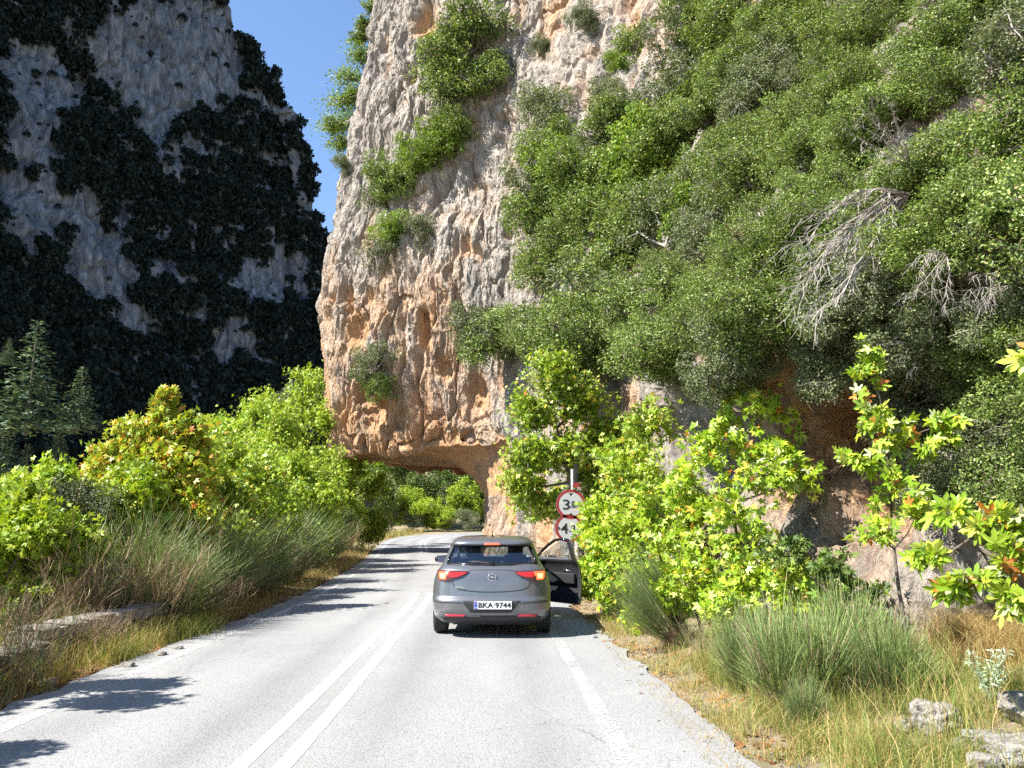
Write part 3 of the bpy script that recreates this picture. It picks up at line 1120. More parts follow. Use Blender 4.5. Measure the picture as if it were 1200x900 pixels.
# distinct shrubs on the rock prow (pixel, radius in metres)
for (px, py, r, pr, label) in [
    (552, 52, 1.65, OAKC, 'large dark green shrub high on the rock prow, topmost of the cluster down its face'),
    (540, 100, 1.55, OAKC, 'dark green shrub just below the largest shrub on the rock prow'),
    (572, 95, 1.2, OAKC, 'small dark shrub at the right edge of the upper cluster on the prow'),
    (520, 165, 1.35, YELC, 'bright green shrub in the middle of the shrub cluster on the prow'),
    (492, 185, 1.2, YELC, 'lime green shrub left of centre on the prow face'),
    (462, 215, 1.25, OAKC, 'dark round shrub on the ledge at the left of the prow'),
    (535, 150, 1.1, OAKC, 'shaded green shrub behind the bright one on the prow'),
    (440, 240, 0.8, GREYC, 'grey green shrub at the left end of the prow ledge'),
    (462, 270, 1.1, YELC, 'yellow green shrub below the prow ledge'),
    (448, 300, 0.9, GREYC, 'pale shrub hanging below the yellow green one on the prow'),
    (490, 275, 0.9, GREYC, 'dry brownish shrub on the sloping ledge of the prow'),
    (440, 425, 1.0, GREYC, 'solitary grey green shrub low on the rock prow'),
    (446, 452, 0.8, OAKC, 'dark shrub hanging right under the solitary one low on the prow'),
    (405, 195, 0.6, GREYC, 'little grey shrub at the prow edge above the gorge'),
    (645, 130, 1.3, GREYC, 'grey green shrub on bare rock right of the prow cluster'),
    (650, 175, 1.2, OAKC, 'dark shrub under the grey green one on bare rock'),
    (690, 28, 0.8, GREYC, 'dry yellowish shrub on the pale rock near the top'),
    (740, 60, 1.0, YELC, 'yellow green tuft shrub on the upper rock ledge'),
    (720, 110, 0.9, GREYC, 'dusty shrub on the rock below the yellow tuft'),
    (640, 60, 0.7, GREYC, 'small tufty shrub on the rock right of the large dark shrub'),
]:
    on_cliff(px, py, r * (1.75 if py < 120 and px < 600 else 1.5), pr, 'cliff_shrub', label, 'shrub', rzf=0.95, out=0.12)

# the wall of evergreen shrubs on the slope above the road
REGION = [(612, 205), (640, 190), (690, 140), (770, 100), (800, 60), (800, -60), (1320, -60), (1320, 590), (1130, 560), (1060, 470), (1000, 420), (940, 425), (900, 425), (850, 410), (780, 420), (720, 432), (660, 420), (600, 408), (575, 400), (600, 370), (636, 350), (640, 300), (626, 250)]
rs = random.Random(5)
placed = []


def covered(px, py, tol):
    d = pixdir(px, py)
    o = cam.location
    for q, r in placed:
        v = q - o
        t = v.dot(d)
        if (v - d * t).length < r * tol:
            return True
    return False


def wall_shrub(px, py, small=False):
    h = hit(CLIFF, px, py)
    if h is None:
        return
    p, n = h
    r = (rs.uniform(0.7, 1.1) if p.y < 15 else rs.uniform(1.1, 1.8) if p.y < 24 else rs.uniform(1.3, 2.0)) * (0.75 if small else 1)
    k = rs.random()
    bright = px < 830 and 110 < py < 270
    if bright and k < 0.30:
        pr, ds = YELC, 'bright green'
    elif p.y < 22:
        pr, ds = (OAKF, 'dark green') if k < 0.68 else (GREYF, 'grey green')
    else:
        pr, ds = (OAKC, 'dark green') if k < 0.75 else (GREYC, 'grey green')
    col = 'next to the bare rock face' if px < 720 else 'above the road signs' if px < 830 else 'above the bare-stemmed sapling' if px < 930 else 'around the dead branches' if px < 1080 else 'by the right picture edge'
    row = 'at the top of the picture' if py < 100 else 'in the upper part' if py < 220 else 'in the lower part' if py < 340 else 'hanging along the lower edge'
    place = '%s, %s' % (row, col)
    nn = Vector((n.x, n.y, max(n.z, 0) * 0.6)).normalized()
    c = p + nn * r * (0.30 if py < 370 or px > 1040 else 0.85)
    placed.append((c.copy(), r))
    s_ = r * rs.uniform(1.0, 1.2)
    e = place_crown(rs.choice(pr), 'evergreen_shrub', c, s_, r * rs.uniform(.9, 1.1),
                    '%s cliff shrub %s' % (ds, place), 'shrub',
                    '%s shrubs %s' % (ds, place), 0, None, r * rs.uniform(1.0, 1.2))
    e.rotation_euler = (rs.uniform(-.35, .35), rs.uniform(-.35, .35), rs.uniform(0, 6.28))


for it in range(2600):
    px, py = rs.uniform(580, 1300), rs.uniform(-50, 580)
    if inside(REGION, px, py) and not covered(px, py, 0.62 if len(placed) < 200 else 0.7):
        wall_shrub(px, py, len(placed) > 150)
    if len(placed) >= 270:
        break
print('cliff shrubs', len(placed))


# ---- dead branches hanging from the shrub wall -----------------------------------------
def dead_branches():
    def fan(px0, py0, targets, label, r0=0.035, seed=1, depth=0.8):
        rd = random.Random(seed)
        h = hit(CLIFF, px0, py0)
        dist = h[0].y - 1.2
        base = pix(px0, py0, dist + depth * .5)
        mb = MB()
        for (tx, ty) in targets:
            tip = pix(tx, ty, dist - rd.uniform(0, .5))
            d = tip - base
            pts = []
            n = 6
            sag = rd.uniform(-.08, .16)
            for i in range(n + 1):
                t = i / n
                q = base.lerp(tip, t) + Vector((rd.uniform(-.02, .02), rd.uniform(-.03, .03), sag * math.sin(t * math.pi) + rd.uniform(-.02, .02))) * (d.length if i else 0) * 0.9
                pts.append(q)
            rr = r0 * rd.uniform(.12, .28)
            mb.tube(pts, [rr * (1 - 0.8 * i / n) for i in range(n + 1)], 5)
            for i in range(2, n + 1):
                for _ in range(4):
                    a = pts[i - 1].lerp(pts[i], rd.random())
                    dr = (d.normalized() + Vector((rd.uniform(-.6, .6), rd.uniform(-.5, .3), rd.uniform(-.8, .5)))).normalized()
                    L = d.length * rd.uniform(.08, .2)
                    b_ = a + dr * L
                    m1 = a.lerp(b_, .5) + Vector((rd.uniform(-.04, .04), 0, rd.uniform(-.05, .03)))
                    mb.tube([a, m1, b_ + Vector((0, 0, -.03))], [rr * .38, rr * .25, rr * .08], 4, cap=False)
                    for _q in range(2):
                        c_ = m1 + (dr + Vector((rd.uniform(-.7, .7), 0, rd.uniform(-.8, .3)))).normalized() * L * .45
                        mb.tube([m1, c_], [rr * .18, rr * .06], 3, cap=False)
        tag(mb.build('dead_branch', M_DEAD, None), label, 'branch')
    fan(1065, 228, [(925, 345), (940, 300), (932, 320), (952, 360), (922, 365), (960, 330), (975, 300), (990, 330), (945, 280), (960, 262), (915, 290), (985, 350), (950, 375), (1000, 290), (935, 262), (970, 285)],
        'large pale dead branch fanning down across the green shrubs on the cliff', 0.07, 3)
    fan(1066, 192, [(1005, 130), (1020, 118), (990, 150), (1038, 112), (1010, 165), (1045, 125), (1000, 140), (1030, 150)], 'smaller bleached dead branch pointing up above the large one', 0.045, 5)
    fan(1110, 300, [(1075, 330), (1060, 350), (1090, 345), (1070, 310), (1110, 360)], 'grey twiggy dead branch below right of the large one', 0.024, 8)
    fan(1175, 330, [(1130, 345), (1120, 360), (1150, 365), (1140, 325)], 'thin grey dead branch near the right edge of the picture', 0.02, 9)
    fan(1085, 400, [(1050, 425), (1065, 440), (1040, 410)], 'short dead twigs above the maple-like sapling', 0.03, 10)


dead_branches()


# ---- general broadleaf tree: trunk, limbs and twigs carrying leaves -----------------------
def broadleaf(name, label, base, lobes, nper, leaf, T, lm, bark, seed, group=None, twigs=30, tr=0.05, cat='tree', single=0, singleT=None, droop=0.3, up=0.28, spread=0.16, lean=None):
    """lobes: (centre Vector in world, (rx,ry,rz)); leaves sit in sprays along twigs"""
    if 203 <= seed <= 209 and seed != 206:
        lobes = [(c, (r[0] * 1.22, r[1] * 1.2, r[2] * 1.22)) for c, r in lobes]
        twigs = int(twigs * .72)
    rg = np.random.default_rng(seed)
    rd = random.Random(seed)
    base = Vector(base)
    e = empty(name, base)
    tag(e, label, cat, group)
    mb = MB()
    pos, nor, tips = [], [], []
    leaf *= 0.70
    nper = int(nper * 1.55)
    lobes = [(Vector(c) - base, r) for c, r in lobes]
    top = max(lobes, key=lambda q: q[0].z)[0]
    trunk = []
    for i in range(9):
        t = i / 8
        q = Vector((0, 0, 0)).lerp(top, t)
        q += Vector((math.sin(t * 5 + seed) * .02, math.cos(t * 4 + seed) * .02, 0)) * top.length * (1 if 0 < i else 0)
        trunk.append(q)
    trunk[0] = Vector((0, 0, -0.15))
    mb.tube(trunk, [tr * (1 - 0.85 * i / 8) for i in range(9)], 7)
    for c, r in lobes:
        r = Vector(r)
        bi = min(range(len(trunk)), key=lambda i: (trunk[i] - (c - Vector((0, 0, r.z * .8)))).length)
        a = trunk[bi]
        mid = a.lerp(c, .55) + Vector((0, 0, -.05))
        if (c - a).length > 0.15:
            mb.tube([a, mid, c], [tr * .45, tr * .32, tr * .15], 5, cap=False)
        for k in range(twigs):
            d = sph(1, rg)[0]
            f = rg.random() ** 0.4
            tip = c + Vector((d[0] * r.x * f, d[1] * r.y * f, d[2] * r.z * f))
            s = c.lerp(tip, rg.uniform(0, .25))
            s = a.lerp(s, rg.uniform(.6, 1.0))
            md = s.lerp(tip, .5) + Vector((0, 0, 0.05 * r.z))
            mb.tube([s, md, tip], [tr * .14, tr * .10, tr * .04], 3, cap=False)
            dirv = (tip - s)
            L = dirv.length + 1e-6
            dirv = dirv / L
            for j in range(nper):
                t = 0.35 + 0.65 * (j + rg.random()) / nper
                q = s.lerp(md, t * 2) if t < .5 else md.lerp(tip, t * 2 - 1)
                side = Vector(sph(1, rg)[0])
                q = q + side * spread * rg.random() * min(1.0, L)
                pos.append(q)
                nor.append(Vector(sph(1, rg)[0]) * 0.62 + Vector((-0.25, -0.35, up)))
                tips.append(dirv * .8 + side * .8 - Vector((0, 0, droop)))
    mb.build('trunk', bark, e, True)
    pos, nor, tips = np.array([tuple(p) for p in pos]), np.array([tuple(p) for p in nor]), np.array([tuple(p) for p in tips])
    fr = frames(nor, rg, 0, tips)
    sz = leaf * rg.uniform(0.55, 1.2, len(pos))
    if single:
        # the leaves that show largest are objects of their own
        wp = pos + np.array(base)
        near = np.argsort(wp[:, 1] / sz)[:single]
        mask = np.zeros(len(pos), bool)
        mask[near] = True
        for i in near:
            o = link('leaf', singleT[rd.randrange(len(singleT))], e)
            M = Matrix.Identity(4)
            for a_ in range(3):
                for b_ in range(3):
                    M[a_][b_] = fr[i, b_, a_] * sz[i]
                M[a_][3] = pos[i, a_]
            o.matrix_local = M
        pos, fr, sz = pos[~mask], fr[~mask], sz[~mask]
    if len(pos):
        V, F = cards(pos, fr, sz, T)
        f = link('foliage', npmesh(name + '_foliage', V, F, [lm]), e)
        if single:
            tag(f, kind='stuff')
    return e


def single_leaf_mat(name, a, b, trans=0.4):
    m = leaf_mat(name, [(0, a), (1, b)], trans, 0.4, 0.38, 0.3)
    nt = m.node_tree
    # veins and patchy tone inside the blade, from the leaf's own coordinates
    return m


SL = []
for i, (a, b) in enumerate([((0.20, 0.34, 0.03), (0.26, 0.40, 0.03)), ((0.28, 0.42, 0.03), (0.34, 0.44, 0.05)), ((0.17, 0.29, 0.04), (0.2, 0.33, 0.04)),
                            ((0.40, 0.46, 0.06), (0.45, 0.47, 0.10)), ((0.42, 0.47, 0.28), (0.46, 0.5, 0.3)), ((0.50, 0.24, 0.05), (0.58, 0.16, 0.04))]):
    mm = single_leaf_mat('single_leaf_%s' % ['green', 'lime', 'deep_green', 'yellow', 'pale', 'rust'][i], a, b)
    reps = [5, 6, 4, 3, 3, 1][i]
    for k in range(reps):
        v, f = leaf_palm(2, 40 + i * 7 + k, 0.9 + 0.05 * k)
        # petiole
        n0 = len(v)
        v = np.vstack([v, [(-0.012, 0.12, 0), (0.012, 0.12, 0), (0.01, -0.38, -0.08), (-0.01, -0.38, -0.08)]])
        f = np.vstack([f, [(n0, n0 + 1, n0 + 2), (n0, n0 + 2, n0 + 3)]])
        SL.append(npmesh('plane_leaf_blade', v, f, [mm]))


def lob(px, py, Y, rx, rz=None, ry=None):
    return (pix(px, py, Y), (rx, ry or rx * .8, rz or rx))


def gbase(px, Y, dz=0.0):
    x = (px - 600) / 900.0 * Y * 0.984
    return Vector((x, Y, tz(x, Y) + dz))


# the airy tree that clings to the skyline edge of the prow and leans over the gorge
hb = hit(CLIFF, 424, 175) or hit(CLIFF, 440, 175)
broadleaf('leaning_tree', 'airy bright green tree clinging to the prow edge against the blue sky', hb[0] + Vector((.3, .3, -.2)),
          [lob(422, 66, 43, 1.2, .8), lob(408, 92, 43, 1.4, .6), lob(398, 120, 43, 1.5, .7), lob(388, 148, 43, 1.1, .6), lob(404, 145, 43, 1.3, .7), lob(416, 112, 43, 1.2, .8), lob(398, 170, 43, .8, .5), lob(412, 190, 43, .7, .5)],
          16, .24, LEAF_OAK, M_OAKY, M_BARKG, 210, twigs=44, tr=.11, spread=.7)
broadleaf('leaning_tree', 'dark leafed tree on the skyline of the prow at the top of the picture', (hit(CLIFF, 440, 70) or hb)[0] + Vector((.3, .3, 0)),
          [lob(428, 30, 43, .8, .7), lob(420, 45, 43, .8, .5), lob(436, 8, 43, .8, .6)],
          22, .22, LEAF_OAK, M_OAK, M_BARK, 211, twigs=44, tr=.09, spread=.3)

# right side, from the sign towards the viewer
broadleaf('plane_tree', 'leafy plane tree behind the round road signs with yellow green leaves', gbase(684, 19.5),
          [lob(645, 440, 19, .75, .8), lob(625, 480, 19, .7, .7), lob(680, 470, 19.3, .8, .8), lob(620, 535, 18.6, .75, .6), lob(665, 530, 19, .9, .7), lob(715, 510, 19.5, .8, .7), lob(640, 590, 20, 1.1, .5), lob(700, 560, 19.5, .9, .7), lob(610, 570, 19.4, .6, .5)],
          22, .15, LEAF_PALM1, M_PLANE, M_BARK, 201, twigs=56, tr=.09, spread=.5)
broadleaf('plane_shrub', 'dense yellow green plane bush at the open car door', gbase(735, 15.0),
          [lob(710, 640, 15.2, .6, .6), lob(700, 680, 14.8, .5, .45), lob(745, 600, 15.4, .75, .7), lob(750, 660, 14.6, .7, .6), lob(735, 540, 16, .8, .8), lob(790, 590, 15, .7, .7), lob(700, 610, 15.6, .45, .6), lob(725, 700, 14, .5, .35), lob(697, 600, 16.1, .10, .26), lob(694, 625, 16.2, .10, .12)],
          22, .14, LEAF_PALM1, M_PLANE, M_BARK, 202, twigs=50, tr=.05, cat='shrub', spread=.4)
broadleaf('plane_sapling', 'tall slender plane sapling with a bare dark stem before the pale rock', gbase(868, 11.2),
          [lob(850, 455, 11.4, .28, .35), lob(855, 500, 11.3, .4, .35), lob(905, 480, 11.1, .42, .32), lob(920, 530, 11, .45, .3), lob(880, 550, 11, .55, .35), lob(830, 530, 11.4, .45, .4), lob(800, 560, 11.6, .45, .4), lob(860, 600, 10.9, .6, .35), lob(930, 560, 10.8, .35, .22)],
          12, .155, LEAF_PALM1, M_PLANE, M_BARK, 203, twigs=22, tr=.035, single=120, singleT=SL, spread=.38)
broadleaf('plane_shrub', 'wide plane bush with yellowing leaves between the sapling and the broom', gbase(820, 11.4),
          [lob(790, 640, 11.6, .6, .5), lob(830, 670, 11, .6, .4), lob(870, 640, 11, .5, .4), lob(770, 590, 12, .5, .5), lob(900, 680, 10.4, .5, .32), lob(850, 710, 10.2, .45, .25), lob(795, 700, 11, .4, .3), lob(940, 690, 9.8, .42, .3), lob(985, 690, 9.4, .38, .3)],
          13, .14, LEAF_PALM1, M_PLANEO if False else M_PLANE, M_BARK, 204, twigs=30, tr=.03, cat='shrub', single=150, singleT=SL, spread=.4)
broadleaf('plane_sapling', 'bright lime plane sapling rising in front of the dark rock hollow', gbase(1060, 7.6),
          [lob(1020, 425, 7.9, .16, .26), lob(1015, 480, 7.8, .24, .22), lob(1050, 500, 7.7, .28, .2), lob(1010, 540, 7.7, .22, .18), lob(1080, 520, 7.6, .28, .14), lob(1040, 570, 7.6, .32, .2), lob(1075, 600, 7.5, .3, .16), lob(1030, 620, 7.4, .22, .12), lob(1110, 495, 7.5, .18, .1)],
          7, .145, LEAF_PALM2, M_PLANE, M_BARK, 205, twigs=14, tr=.022, single=260, singleT=SL, spread=.22)
broadleaf('plane_sapling', 'near plane sapling with large pale leaves and dark leaning stem at the right edge', gbase(1262, 5.3),
          [lob(1115, 600, 5.5, .16, .08), lob(1160, 630, 5.3, .2, .12), lob(1190, 655, 5.2, .2, .12), lob(1140, 680, 5.3, .2, .1), lob(1085, 650, 5.5, .14, .08), lob(1192, 705, 5.1, .16, .1), lob(1170, 600, 5.3, .18, .1), lob(1210, 615, 5.2, .18, .12), lob(1110, 690, 5.4, .12, .06)],
          6, .15, LEAF_PALM2, M_PLANE, M_BARK, 206, twigs=8, tr=.024, single=240, singleT=SL, spread=.08)
broadleaf('plane_sapling', 'yellow green leaf spray entering at the right edge above the sapling', gbase(1262, 3.9),
          [lob(1215, 415, 3.8, .07, .05), lob(1235, 450, 3.7, .12, .12)],
          4, .15, LEAF_PALM2, M_PLANE, M_BARK, 207, twigs=6, tr=.015, single=48, singleT=SL, spread=.04)
broadleaf('plane_shrub', 'loose yellow green plane bush filling the gap left of the tall bare-stemmed sapling', gbase(775, 13.5),
          [lob(760, 500, 13.8, .5, .5), lob(745, 560, 13.6, .6, .5), lob(790, 620, 13.2, .6, .5), lob(770, 680, 12.8, .5, .4), lob(815, 590, 13.0, .5, .4), lob(735, 620, 13.6, .5, .5), lob(755, 720, 12.4, .4, .3)],
          18, .14, LEAF_PALM1, M_PLANE, M_BARK, 209, twigs=36, tr=.03, cat='shrub', spread=.4)
broadleaf('plane_shrub', 'low leafy plane bush at the foot of the pale boulder-like rock', gbase(1010, 9.0),
          [lob(960, 660, 9.2, .4, .22), lob(1010, 690, 9.0, .35, .2), lob(920, 640, 9.6, .4, .25)],
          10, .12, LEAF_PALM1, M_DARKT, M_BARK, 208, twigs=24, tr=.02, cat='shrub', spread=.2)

# left side: plane trees rising from the gorge beyond the bank
spec = [
    (25, 632, 11.5, 0.95, M_PLANED, 'bright plane bush with big leaves at the left edge of the picture', 301, .14),
    (188, 520, 15.0, 1.25, M_PLANEO, 'orange tinged young plane tree standing above the others on the left bank', 302, .15),
    (110, 610, 16.0, 1.4, M_PLANED, 'green plane tree just left of the orange tinged one', 303, .14),
    (262, 572, 19.0, 1.5, M_PLANE, 'yellow green plane tree just right of the orange tinged one', 304, .15),
    (10, 640, 19.0, 1.7, M_PLANED, 'rounded plane tree behind the leaves at the left edge', 305, .16),
    (328, 543, 30.0, 2.3, M_PLANED, 'yellow green plane tree in the middle of the left bank thicket', 306, .17),
    (300, 522, 33.0, 2.3, M_PLANED, 'pale topped plane tree rising behind the left thicket', 307, .18),
    (384, 585, 42.0, 2.0, M_PLANED, 'bright plane tree beside the left road bend', 308, .17),
    (356, 492, 42.0, 3.3, M_PLANED, 'tall lime green plane tree left of the rock prow', 309, .22),
    (412, 575, 45.0, 2.5, M_PLANED, 'plane tree below the left corner of the rock prow', 310, .2),
    (210, 575, 27.0, 2.3, M_PLANED, 'plane tree filling the thicket behind the broom bushes', 311, .17),
    (62, 600, 13.0, 1.0, M_PLANED, 'low bright plane bush behind the tall half dry broom at left', 315, .14),
    (150, 592, 14.2, 1.0, M_PLANE, 'plane bush under the left side of the orange tinged tree', 316, .14),
    (236, 588, 17.0, 1.25, M_PLANE, 'plane bush under the right side of the orange tinged tree', 317, .14),
    (296, 585, 22.0, 1.6, M_PLANED, 'bright plane bush above the green broom midway along the left verge', 318, .15),
    (345, 580, 27.0, 1.7, M_PLANED, 'bright plane bush above the large bluish broom on the left verge', 319, .16),
    (20, 625, 15.0, 1.2, M_PLANED, 'tall leafy plane bush at the left picture edge in front of the firs', 320, .15),
    (60, 625, 29.0, 2.5, M_PLANED, 'plane tree far down the bank in front of the firs', 312, .18),
    (140, 590, 32.0, 2.5, M_PLANED, 'plane tree down the bank behind the orange tinged one', 313, .18),
    (250, 560, 38.0, 2.8, M_PLANED, 'distant plane tree closing the thicket on the left', 314, .2),
]
for (px, py, Y, r, lm, lb, sd, lf) in spec:
    c = pix(px, py, Y)
    b = Vector((c.x, Y + .2, min(tz(c.x, Y), c.z - r * 1.3)))
    rd = random.Random(sd)
    L = [(c + Vector((0, 0, r * .55)), (r * .42, r * .4, r * .5))]
    for k in range(10):
        a = k * 2.4 + rd.uniform(-.3, .3)
        f = rd.uniform(.45, .8)
        L.append((c + Vector((math.cos(a) * r * f, math.sin(a) * r * f * .8, rd.uniform(-1.15, .35) * r)), (r * .46, r * .46, r * .42)))
    if sd == 302:
        L = [lob(190, 485, 15, .3, .5), lob(165, 505, 15, .6, .3), lob(215, 500, 15, .55, .35), lob(140, 535, 14.8, .6, .35), lob(200, 535, 14.8, .8, .45), lob(230, 530, 15.2, .5, .4), lob(170, 570, 14.6, .8, .5), lob(225, 575, 14.8, .7, .5), lob(125, 550, 15, .5, .35), lob(180, 600, 14.6, .8, .5), lob(140, 585, 14.6, .7, .5), lob(225, 605, 14.6, .7, .5), lob(195, 465, 15, .2, .2)]
    broadleaf('plane_tree', lb, b, L, 17, lf, LEAF_PALM1, lm, M_BARK, sd, twigs=46 if Y < 30 else 60, tr=.03 + r * .03, spread=.45)
for (px, py, Y, r, lb) in [(345, 462, 47, 1.5, 'dusty grey green tree on the slope left of the prow'), (318, 478, 49, 1.0, 'small grey green bush on the skyline of the left thicket'), (372, 455, 50, 1.6, 'bright tree hard against the left side of the prow')]:
    place_crown((GREYC if 'grey' in lb else YELC)[0], 'round_tree', pix(px, py, Y), r, r * 1.0, lb, 'tree', rot=px)
# a low filler hedge so the thicket reads as continuous
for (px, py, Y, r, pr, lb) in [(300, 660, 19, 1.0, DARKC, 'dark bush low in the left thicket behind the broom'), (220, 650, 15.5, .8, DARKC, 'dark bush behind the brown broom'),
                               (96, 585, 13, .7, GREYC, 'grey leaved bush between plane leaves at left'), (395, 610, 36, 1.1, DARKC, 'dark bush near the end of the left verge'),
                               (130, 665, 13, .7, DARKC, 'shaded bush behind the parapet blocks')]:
    place_crown(pr[0], 'bank_shrub', pix(px, py, Y), r, r * .9, lb, 'shrub', rot=px)
for (x, y, h_, r, lb, sd) in [(-6.6, 6.9, 2.5, .9, 'plane tree just outside the left picture edge, shading the near verge', 321), (-6.2, 4.9, 2.3, .8, 'plane bush on the near left verge, outside the picture', 322), (-7.2, 10.6, 1.3, .9, 'plane tree behind the parapet at the left picture edge', 323)]:
    c = Vector((x, y, h_))
    rd = random.Random(sd)
    L = [(c + Vector((rd.uniform(-.7, .7) * r, rd.uniform(-.7, .7) * r, rd.uniform(-1.3, .5) * r)), (r * .45, r * .45, r * .35)) for k in range(9)]
    broadleaf('plane_tree', lb, Vector((x, y, tz(x, y))), L, 12, .15, LEAF_PALM1, M_PLANED, M_BARK, sd, twigs=26, tr=.05, spread=.4)

# trees seen under the arch of rock, beyond the bend
i = 0
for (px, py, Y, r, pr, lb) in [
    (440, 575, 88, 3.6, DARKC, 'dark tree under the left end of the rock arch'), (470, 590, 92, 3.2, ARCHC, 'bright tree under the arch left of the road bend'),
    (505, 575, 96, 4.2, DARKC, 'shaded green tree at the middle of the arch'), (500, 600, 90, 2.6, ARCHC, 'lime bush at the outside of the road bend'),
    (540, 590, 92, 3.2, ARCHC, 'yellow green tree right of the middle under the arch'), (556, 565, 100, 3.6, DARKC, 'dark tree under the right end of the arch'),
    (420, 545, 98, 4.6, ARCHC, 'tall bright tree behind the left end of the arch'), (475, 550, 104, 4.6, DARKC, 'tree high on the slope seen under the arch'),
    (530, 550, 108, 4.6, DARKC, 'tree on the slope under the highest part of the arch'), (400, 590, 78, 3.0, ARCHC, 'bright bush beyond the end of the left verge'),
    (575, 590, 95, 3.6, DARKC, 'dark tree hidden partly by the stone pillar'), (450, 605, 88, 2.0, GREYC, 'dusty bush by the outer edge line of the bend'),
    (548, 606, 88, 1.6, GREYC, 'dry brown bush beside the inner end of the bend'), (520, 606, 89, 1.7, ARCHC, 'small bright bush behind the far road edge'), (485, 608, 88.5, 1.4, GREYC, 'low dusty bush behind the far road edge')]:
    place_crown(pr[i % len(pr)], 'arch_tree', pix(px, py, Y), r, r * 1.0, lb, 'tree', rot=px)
    i += 1


# ---- broom bushes ---------------------------------------------------------------------
def broom_mesh(name, seed, n, h, spread, mats, forks=3, w=0.011, dry=0.0, lean=(0, 0), fs=.16, rag=.6):
    rg = np.random.default_rng(seed)
    Vs, Fs, Ms = [], [], []
    off = 0

    def ribbon(P, wid, mi):
        nonlocal off
        # P (k,3) ; a flat strip of k points turned to a random side
        a = rg.uniform(0, math.pi)
        s = np.array([math.cos(a), math.sin(a), 0]) * wid / 2
        k = len(P)
        taper = np.linspace(1, .35, k)[:, None]
        V = np.concatenate([P - s * taper, P + s * taper])
        f = [(i, i + 1, k + i + 1, k + i) for i in range(k - 1)]
        Vs.append(V)
        Fs.append(np.array(f) + off)
        Ms.extend([mi] * len(f))
        off += 2 * k
    for i in range(n):
        a = rg.uniform(0, 2 * math.pi)
        b = np.array([math.cos(a), math.sin(a), 0]) * rg.random() ** .5 * spread * .22
        tilt = rg.random() ** .7 * spread
        d = np.array([math.cos(a) * tilt + lean[0], math.sin(a) * tilt + lean[1], 0])
        hh = h * rg.uniform(rag, 1.1) * (1 - .25 * (tilt / spread) ** 2)
        t = np.linspace(0, .5, 3)[:, None]
        P = b + d * t ** 1.2 + np.array([0, 0, hh]) * t
        isdry = rg.random() < dry
        ribbon(P, w * 1.6, 1)
        tip0 = P[-1]
        for k in range(forks):
            dd = d + rg.normal(size=3) * np.array([fs, fs, .05]) * h
            t2 = np.linspace(0, 1, 4)[:, None]
            st = b + (tip0 - b) * rg.uniform(.55, 1)
            P2 = st + dd * (t2 * .55) ** 1.15 + np.array([0, 0, hh * .52]) * t2 * rg.uniform(.5, 1.05) + rg.normal(size=(4, 3)) * .008
            ribbon(P2, w, 1 if isdry else 0)
    return npmesh(name, np.concatenate(Vs), np.concatenate(Fs), mats, Ms)


def twig_mesh(name, seed, n, h, spread, mats, green=.3, w=.010):
    """loose bush of repeatedly forking thin twigs, with small leaves on some tips"""
    rd = random.Random(seed)
    rg = np.random.default_rng(seed)
    Vs, Fs, Ms = [], [], []
    off = 0
    tips = []

    def grow(p, d, L, wd, lvl):
        nonlocal off
        k = 4
        P = [p]
        dd = d.copy()
        for i in range(k - 1):
            dd = dd + rg.normal(size=3) * .16
            dd[2] += .05
            dd /= np.linalg.norm(dd)
            P.append(P[-1] + dd * L / (k - 1))
        P = np.array(P)
        a = rg.uniform(0, math.pi)
        s_ = np.array([math.cos(a), math.sin(a), 0]) * wd / 2
        tp = np.linspace(1, .6, k)[:, None]
        Vs.append(np.concatenate([P - s_ * tp, P + s_ * tp]))
        Fs.append(np.array([(i, i + 1, k + i + 1, k + i) for i in range(k - 1)]) + off)
        g = 0 if (lvl >= 2 and rd.random() < green) else 1
        Ms.extend([g] * (k - 1))
        off += 2 * k
        if lvl < 3:
            for c in range([4, 4, 3][lvl]):
                t = rd.randrange(1, k)
                nd_ = dd + rg.normal(size=3) * .42
                nd_[2] += .15
                nd_ /= np.linalg.norm(nd_)
                grow(P[t], nd_, L * rd.uniform(.45, .75), wd * .62, lvl + 1)
        else:
            tips.append((P[-1], dd))
    for i in range(n):
        a = rd.uniform(0, 6.283)
        t = rd.random() ** .6 * spread
        d = np.array([math.cos(a) * t, math.sin(a) * t, 1.0])
        d /= np.linalg.norm(d)
        grow(np.array([math.cos(a) * .12 * rd.random(), math.sin(a) * .12 * rd.random(), 0]), d, h * rd.uniform(.38, .6), w * 1.5, 0)
    return npmesh(name, np.concatenate(Vs), np.concatenate(Fs), mats, Ms)


BR_G = [broom_mesh('broom_green', 400 + i, 330, 1.4, .85, [M_BROOM, M_BROOMD], 7, .009, fs=.26, rag=.35, dry=.12) for i in range(2)]
BR_M = [twig_mesh('bush_mixed', 410 + i, 22, 1.4, .8, [M_BROOM, M_BROOMD], .65) for i in range(2)]
BR_D = [twig_mesh('bush_dry', 420, 20, 1.15, .9, [M_BROOM, M_BROOMD], .06)]
BR_N = [broom_mesh('broom_near', 430 + i, 420, 1.15, .46, [M_BROOM, M_BROOMD], 4, .0075, dry=.10, fs=.07, rag=.35) for i in range(3)]
BR_L = [broom_mesh('broom_leaning', 441, 170, 1.45, .30, [M_BROOM, M_BROOMD], 4, .009, dry=.12, lean=(-.85, 0), fs=.06, rag=.45)]


def broom(me, px, Y, s, label, sz=1.0, name='broom_bush', rz=None, dx=0.0):
    b = gbase(px, Y)
    o = link(name, me)
    o.location = b + Vector((dx, 0, -0.03))
    s *= 1.30 if px < 500 else 1.0
    o.scale = (s, s, s * sz)
    o.rotation_euler = (0, 0, px * .7 if rz is None else rz)
    tag(o, label, 'bush')
    return o


